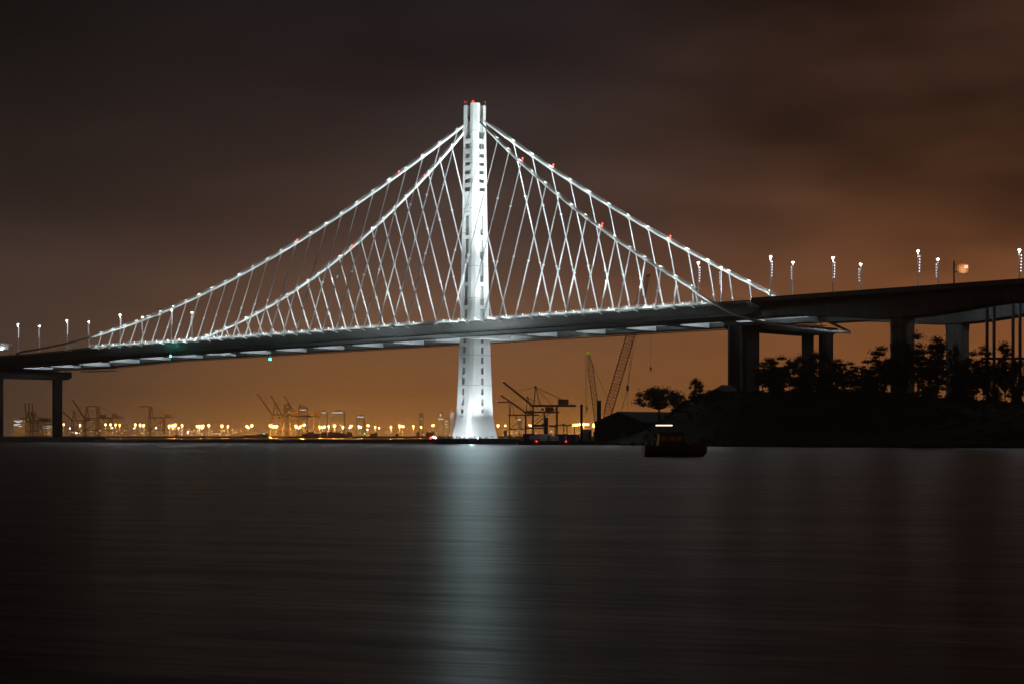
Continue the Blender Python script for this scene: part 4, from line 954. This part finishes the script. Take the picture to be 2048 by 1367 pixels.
# rubber-tyred yard gantries
for px, D, w_, lb in ((1080, 3300, 26, 'low yard gantry under the tall cranes right of the tower'), (1122, 3300, 22, 'low yard gantry just right of the tall cranes'), (1138, 3400, 20, 'low yard gantry beside the row of close orange lamps')):
    t = thing('yard_gantry', lb, 'crane', ((px-1024)*D/F_PX, D, YZ), 0, 'yard gantries at the port')
    for x in (-w_/2, w_/2):
        for y in (-5, 5): mb = MB(); mb.beam((x, y, 0), (x, y, 20), 1.4, 1.4); obj('leg', mb, M_cranedark, t)
    mb = MB()
    for y in (-5, 5): mb.beam((-w_/2, y, 20.5), (w_/2, y, 20.5), 1.5, 2)
    obj('bridge_beam', mb, M_cranedark, t); mb = MB(); mb.box((w_*.2, 0, 22.5), (4, 6, 2.6)); obj('trolley', mb, M_cranedark, t)

# ------------------------------------------------------------------ port lights
MASTS = [(127.6, 846.5, 0), (160, 848, 0), (211, 847, 0), (221, 847.3, 0), (231, 847.5, 0), (239, 848, 0), (270.5, 847, 0), (280, 847.5, 0), (287, 849, 1), (339, 850, 1), (345.5, 849.5, 1), (350, 848, 1), (364, 849, 0), (395, 851, 1), (398.5, 850.5, 1), (405.7, 850, 1), (417.7, 848.5, 0), (443.8, 850, 1), (455.8, 850.7, 0), (494, 851, 1), (503.5, 849.5, 1), (541, 849.5, 1), (545.4, 851, 1), (549, 851, 1), (552.8, 851, 1), (591.7, 850.5, 1), (601, 851, 1), (608, 848, 1), (639, 851, 0), (645, 853, 1), (649, 851, 0), (657, 850.4, 0), (669, 849.5, 1), (686, 852, 0), (702.4, 850.4, 1), (717.5, 850.4, 0), (721.5, 852, 0), (735.9, 849.5, 1), (750.5, 852, 0), (782, 852, 0), (799.7, 850, 1), (805.7, 851.4, 1), (827, 851, 0), (842, 852, 0), (866, 849, 1), (996, 849.5, 1), (1010.4, 849, 0), (1060, 849, 1), (1146, 848.5, 1), (1150, 847.6, 0), (1154, 847, 0), (1160.5, 847, 1), (1167.4, 846.4, 1), (1171, 846.2, 0), (1175, 846, 0), (1187, 845, 0), (1187, 850.7, 1)]
def mast(bright):
    t = thing('light_mast', 'x', 'light mast', (0, 0, 0), 0, 'orange light masts along the port')
    mb = MB(); mb.tube([(0, 0, -30), (0, 0, -.5)], [.5, .3], 6); obj('pole', mb, M_galv, t)
    mb = MB(); q = 2.7 if bright else 1.8; mb.box((0, 0, .6), (q*1.3, 2.4, .3)); obj('lamp_ring', mb, M_galv, t)
    mb = MB(); mb.ball((0, 0, -.3), 1.0, 8, 5, (q*1.3, 1.6, 2.6 if bright else 1.9)); lo = obj('lamp_head', mb, E_sodb if bright else E_sod, t)
    light('POINT', 'lamp_glow', (0, -1, -2.2), 210000 if bright else 95000, (1, .44, .09), lo, radius=1.2)
    return t
mp = {0: mast(0), 1: mast(1)}; fm = {0: True, 1: True}
for k, (px, py, br) in enumerate(MASTS):
    D = 3720+((k*173) % 11)*26; p = at(px, py, D)
    lb = ('bright' if br else 'smaller')+' orange port light, '+ordinal(k+1)+' from the left'
    if fm[br]: mp[br].location = p; mp[br]['label'] = lb; fm[br] = False
    else: dup(mp[br], p, 0, lb)
WL = [(139.7, 855.5), (152.4, 864.7), (224.5, 855), (268, 855.5), (312, 855), (357, 855), (375, 864), (403.8, 855.5), (498, 855), (597, 855), (699, 855), (735, 858), (758, 855), (1096, 852.5)]
t0 = thing('yard_lamp', 'x', 'lamp', (0, 0, 0), 0, 'small white lamps in the port yard')
mb = MB(); mb.tube([(0, 0, -18), (0, 0, 0)], .25, 5); obj('pole', mb, M_galv, t0); mb = MB(); mb.ball((0, 0, 0), .75, 6, 4); obj('lamp_head', mb, E_cool, t0)
for k, (px, py) in enumerate(WL):
    p = at(px, py, 3650+(k*37) % 90); lb = 'small white yard lamp, '+ordinal(k+1)+' of the white ones from the left'
    if k == 0: t0.location = p; t0['label'] = lb
    else: dup(t0, p, 0, lb)
mb = MB(); rng = random.Random(21)
for x0, x1, n_ in ((355, 480, 95), (240, 355, 20), (480, 760, 45), (760, 900, 22), (1000, 1060, 34), (1060, 1190, 26), (20, 130, 8), (130, 240, 14)):
    for k in range(n_):
        px = rng.uniform(x0, x1); D = rng.uniform(3560, 3900); p = at(px, rng.uniform(858, 869.5), D); mb.ball(p, rng.uniform(.25, .55), 5, 4)
struct('yard_lights', mb, E_yard, 'stuff')
# containers
CM = [mat('rust_red_container_paint', (.40, .10, .05), .6), mat('orange_container_paint', (.55, .24, .05), .6), mat('ochre_container_paint', (.50, .34, .08), .6), mat('brown_container_paint', (.22, .12, .08), .6)]
CN = ['rust red', 'orange', 'ochre', 'brown']
k = 0
for px, y0, ln, n_, ci in ((520, 0, 12, 2, 1), (531, 0, 12, 2, 1), (610, 0, 12, 2, 0), (622, 0, 12, 3, 1), (634, 0, 12, 2, 3), (648, 0, 12, 3, 0), (662, 0, 12, 3, 0), (674, 0, 12, 3, 0), (686, 0, 12, 2, 0), (699, 0, 12, 3, 0), (745, 0, 12, 2, 2), (752, 0, 6, 3, 2), (794, 0, 6, 2, 2), (836, 0, 6, 3, 2), (858, 0, 12, 3, 2), (866, 0, 6, 3, 2), (1011, 0, 6, 4, 1), (506, 0, 12, 1, 2), (493, 0, 12, 1, 1)):
    D = 3600+(k*31) % 60; x = (px-1024)*D/F_PX
    for lv in range(n_):
        mb = MB(); mb.box((0, 0, 1.45), (ln, 2.5, 2.9))
        for q in range(6): mb.box((-ln/2+ln*(q+.5)/6, -1.28, 1.45), (ln/14, .08, 2.6))
        o = obj('shipping_container', mb, CM[(ci+(lv == 1 and k % 3 == 0)) % 4]); o.location = (x, D, YZ+2.95*lv)
        lvn = ['at the bottom', 'second up', 'third up', 'fourth up'][lv]
        tag(o, '%s container %s of the %s stack from the left at the quay' % (CN[(ci+(lv == 1 and k % 3 == 0)) % 4], lvn, ordinal(sorted([520, 531, 610, 622, 634, 648, 662, 674, 686, 699, 745, 752, 794, 836, 858, 866, 1011, 506, 493]).index(px)+1)), 'container', 'containers stacked on the quay')
    k += 1

# ------------------------------------------------------------------ city buildings beyond the port
def building(label, px, ytop, wpx, D, strips, win=E_win, d_=30):
    p = at(px, ytop, D); w_ = wpx*D/F_PX; t = thing('office_building', label, 'building', (p.x, D, 0), 0, 'office towers beyond the port')
    mb = MB(); mb.box((0, d_/2, p.z/2), (w_, d_, p.z)); mb.box((w_*.1, d_/2, p.z+1.5), (w_*.4, d_*.4, 3)); obj('wall', mb, M_bld, t)
    for (x0, x1, y, hpx, m) in strips:
        z = CAMH+(HOR-y)*D/F_PX; mb = MB(); a, b = (x0-px)*D/F_PX, (x1-px)*D/F_PX; n_ = max(1, int((b-a)/4))
        for k in range(n_): mb.box((a+(b-a)*(k+.5)/n_, -.1, z), ((b-a)/n_*.86, .3, hpx*D/F_PX))
        obj('window', mb, m, t)
    for k in (-1, 1): light('POINT', 'facade_fill_light', (k*max(w_*.5, 14), -60, p.z*.45), 32000, (1, .55, .2), t, radius=1)  # unseen lights added to lift the walls towards the sky tone
building('wide low building with rows of violet-white windows at far left', 42, 837, 32, 5000, [(28, 45, 841, 1.2, E_win), (32, 41, 843.5, 1, E_win), (49, 55, 841.5, 1, E_win), (28, 41, 847.5, 1, E_win), (28, 36, 849.5, 1, E_win), (37, 44, 851.5, 1, E_win)])
building('low building with a cyan lit band beside the left pier column', 95, 849, 22, 5000, [(86, 104, 852, 1.4, E_cyan), (87, 99, 855.5, 1, E_winw)])
building('slab building with a pale lit top floor beside the midspan crane trio', 605, 812, 18, 5600, [(597, 612, 819, 1.3, E_win)])
building('building with a short bright top strip, left of the long strip', 646, 821, 14, 5600, [(640, 652, 824.5, 1.1, E_win)])
building('broad building with the longest bright top strip', 675, 821, 26, 5600, [(664, 686, 824.3, 1.3, E_win)])
building('building with a bluish lit strip low on its top floor', 720, 830, 16, 5600, [(714, 728, 833, 1.2, E_win)])
building('thin tower with a few warm windows behind the right crane of the midspan trio', 574, 808, 12, 5800, [(571, 576, 813, 1.2, E_winw), (576, 579, 823, 1.2, E_winw), (579, 583, 829, 1.5, E_winw)])
building('stepped tower with a pale lit crown left of the bridge tower', 881, 825, 9, 4600, [(880, 882, 829, 5, E_winw), (876, 887, 837, 1.6, E_winw)])
building('dim tower with a red roof lamp left of the bridge tower', 842, 826, 8, 5600, [(840, 845, 837, .8, E_winw)])
building('dim slab tower right beside the stepped tower', 893, 836, 10, 4600, [(890, 896, 842, 1, E_winw), (889, 895, 848, 1, E_winw), (891, 897, 853, 1, E_winw)])
building('hazy tower seen between the crane legs right of the tower', 1040, 838, 7, 5200, [(1036, 1042, 838.5, 1.6, E_win)])

# ------------------------------------------------------------------ haze
def haze(density):
    m = bpy.data.materials.new('night_haze'); m.use_nodes = True; n = m.node_tree.nodes; n.clear()
    v = n.new('ShaderNodeVolumePrincipled'); v.inputs['Density'].default_value = density; v.inputs['Color'].default_value = (.92, .9, .88, 1); v.inputs['Anisotropy'].default_value = .35
    o = n.new('ShaderNodeOutputMaterial'); m.node_tree.links.new(v.outputs[0], o.inputs['Volume'])
    mb = MB(); mb.box((0, 3510, 86.9), (6600, 7260, 182.2)); struct('haze', mb, m, 'stuff')
import os
if not os.environ.get('NOHAZE'): haze(1.0e-4)
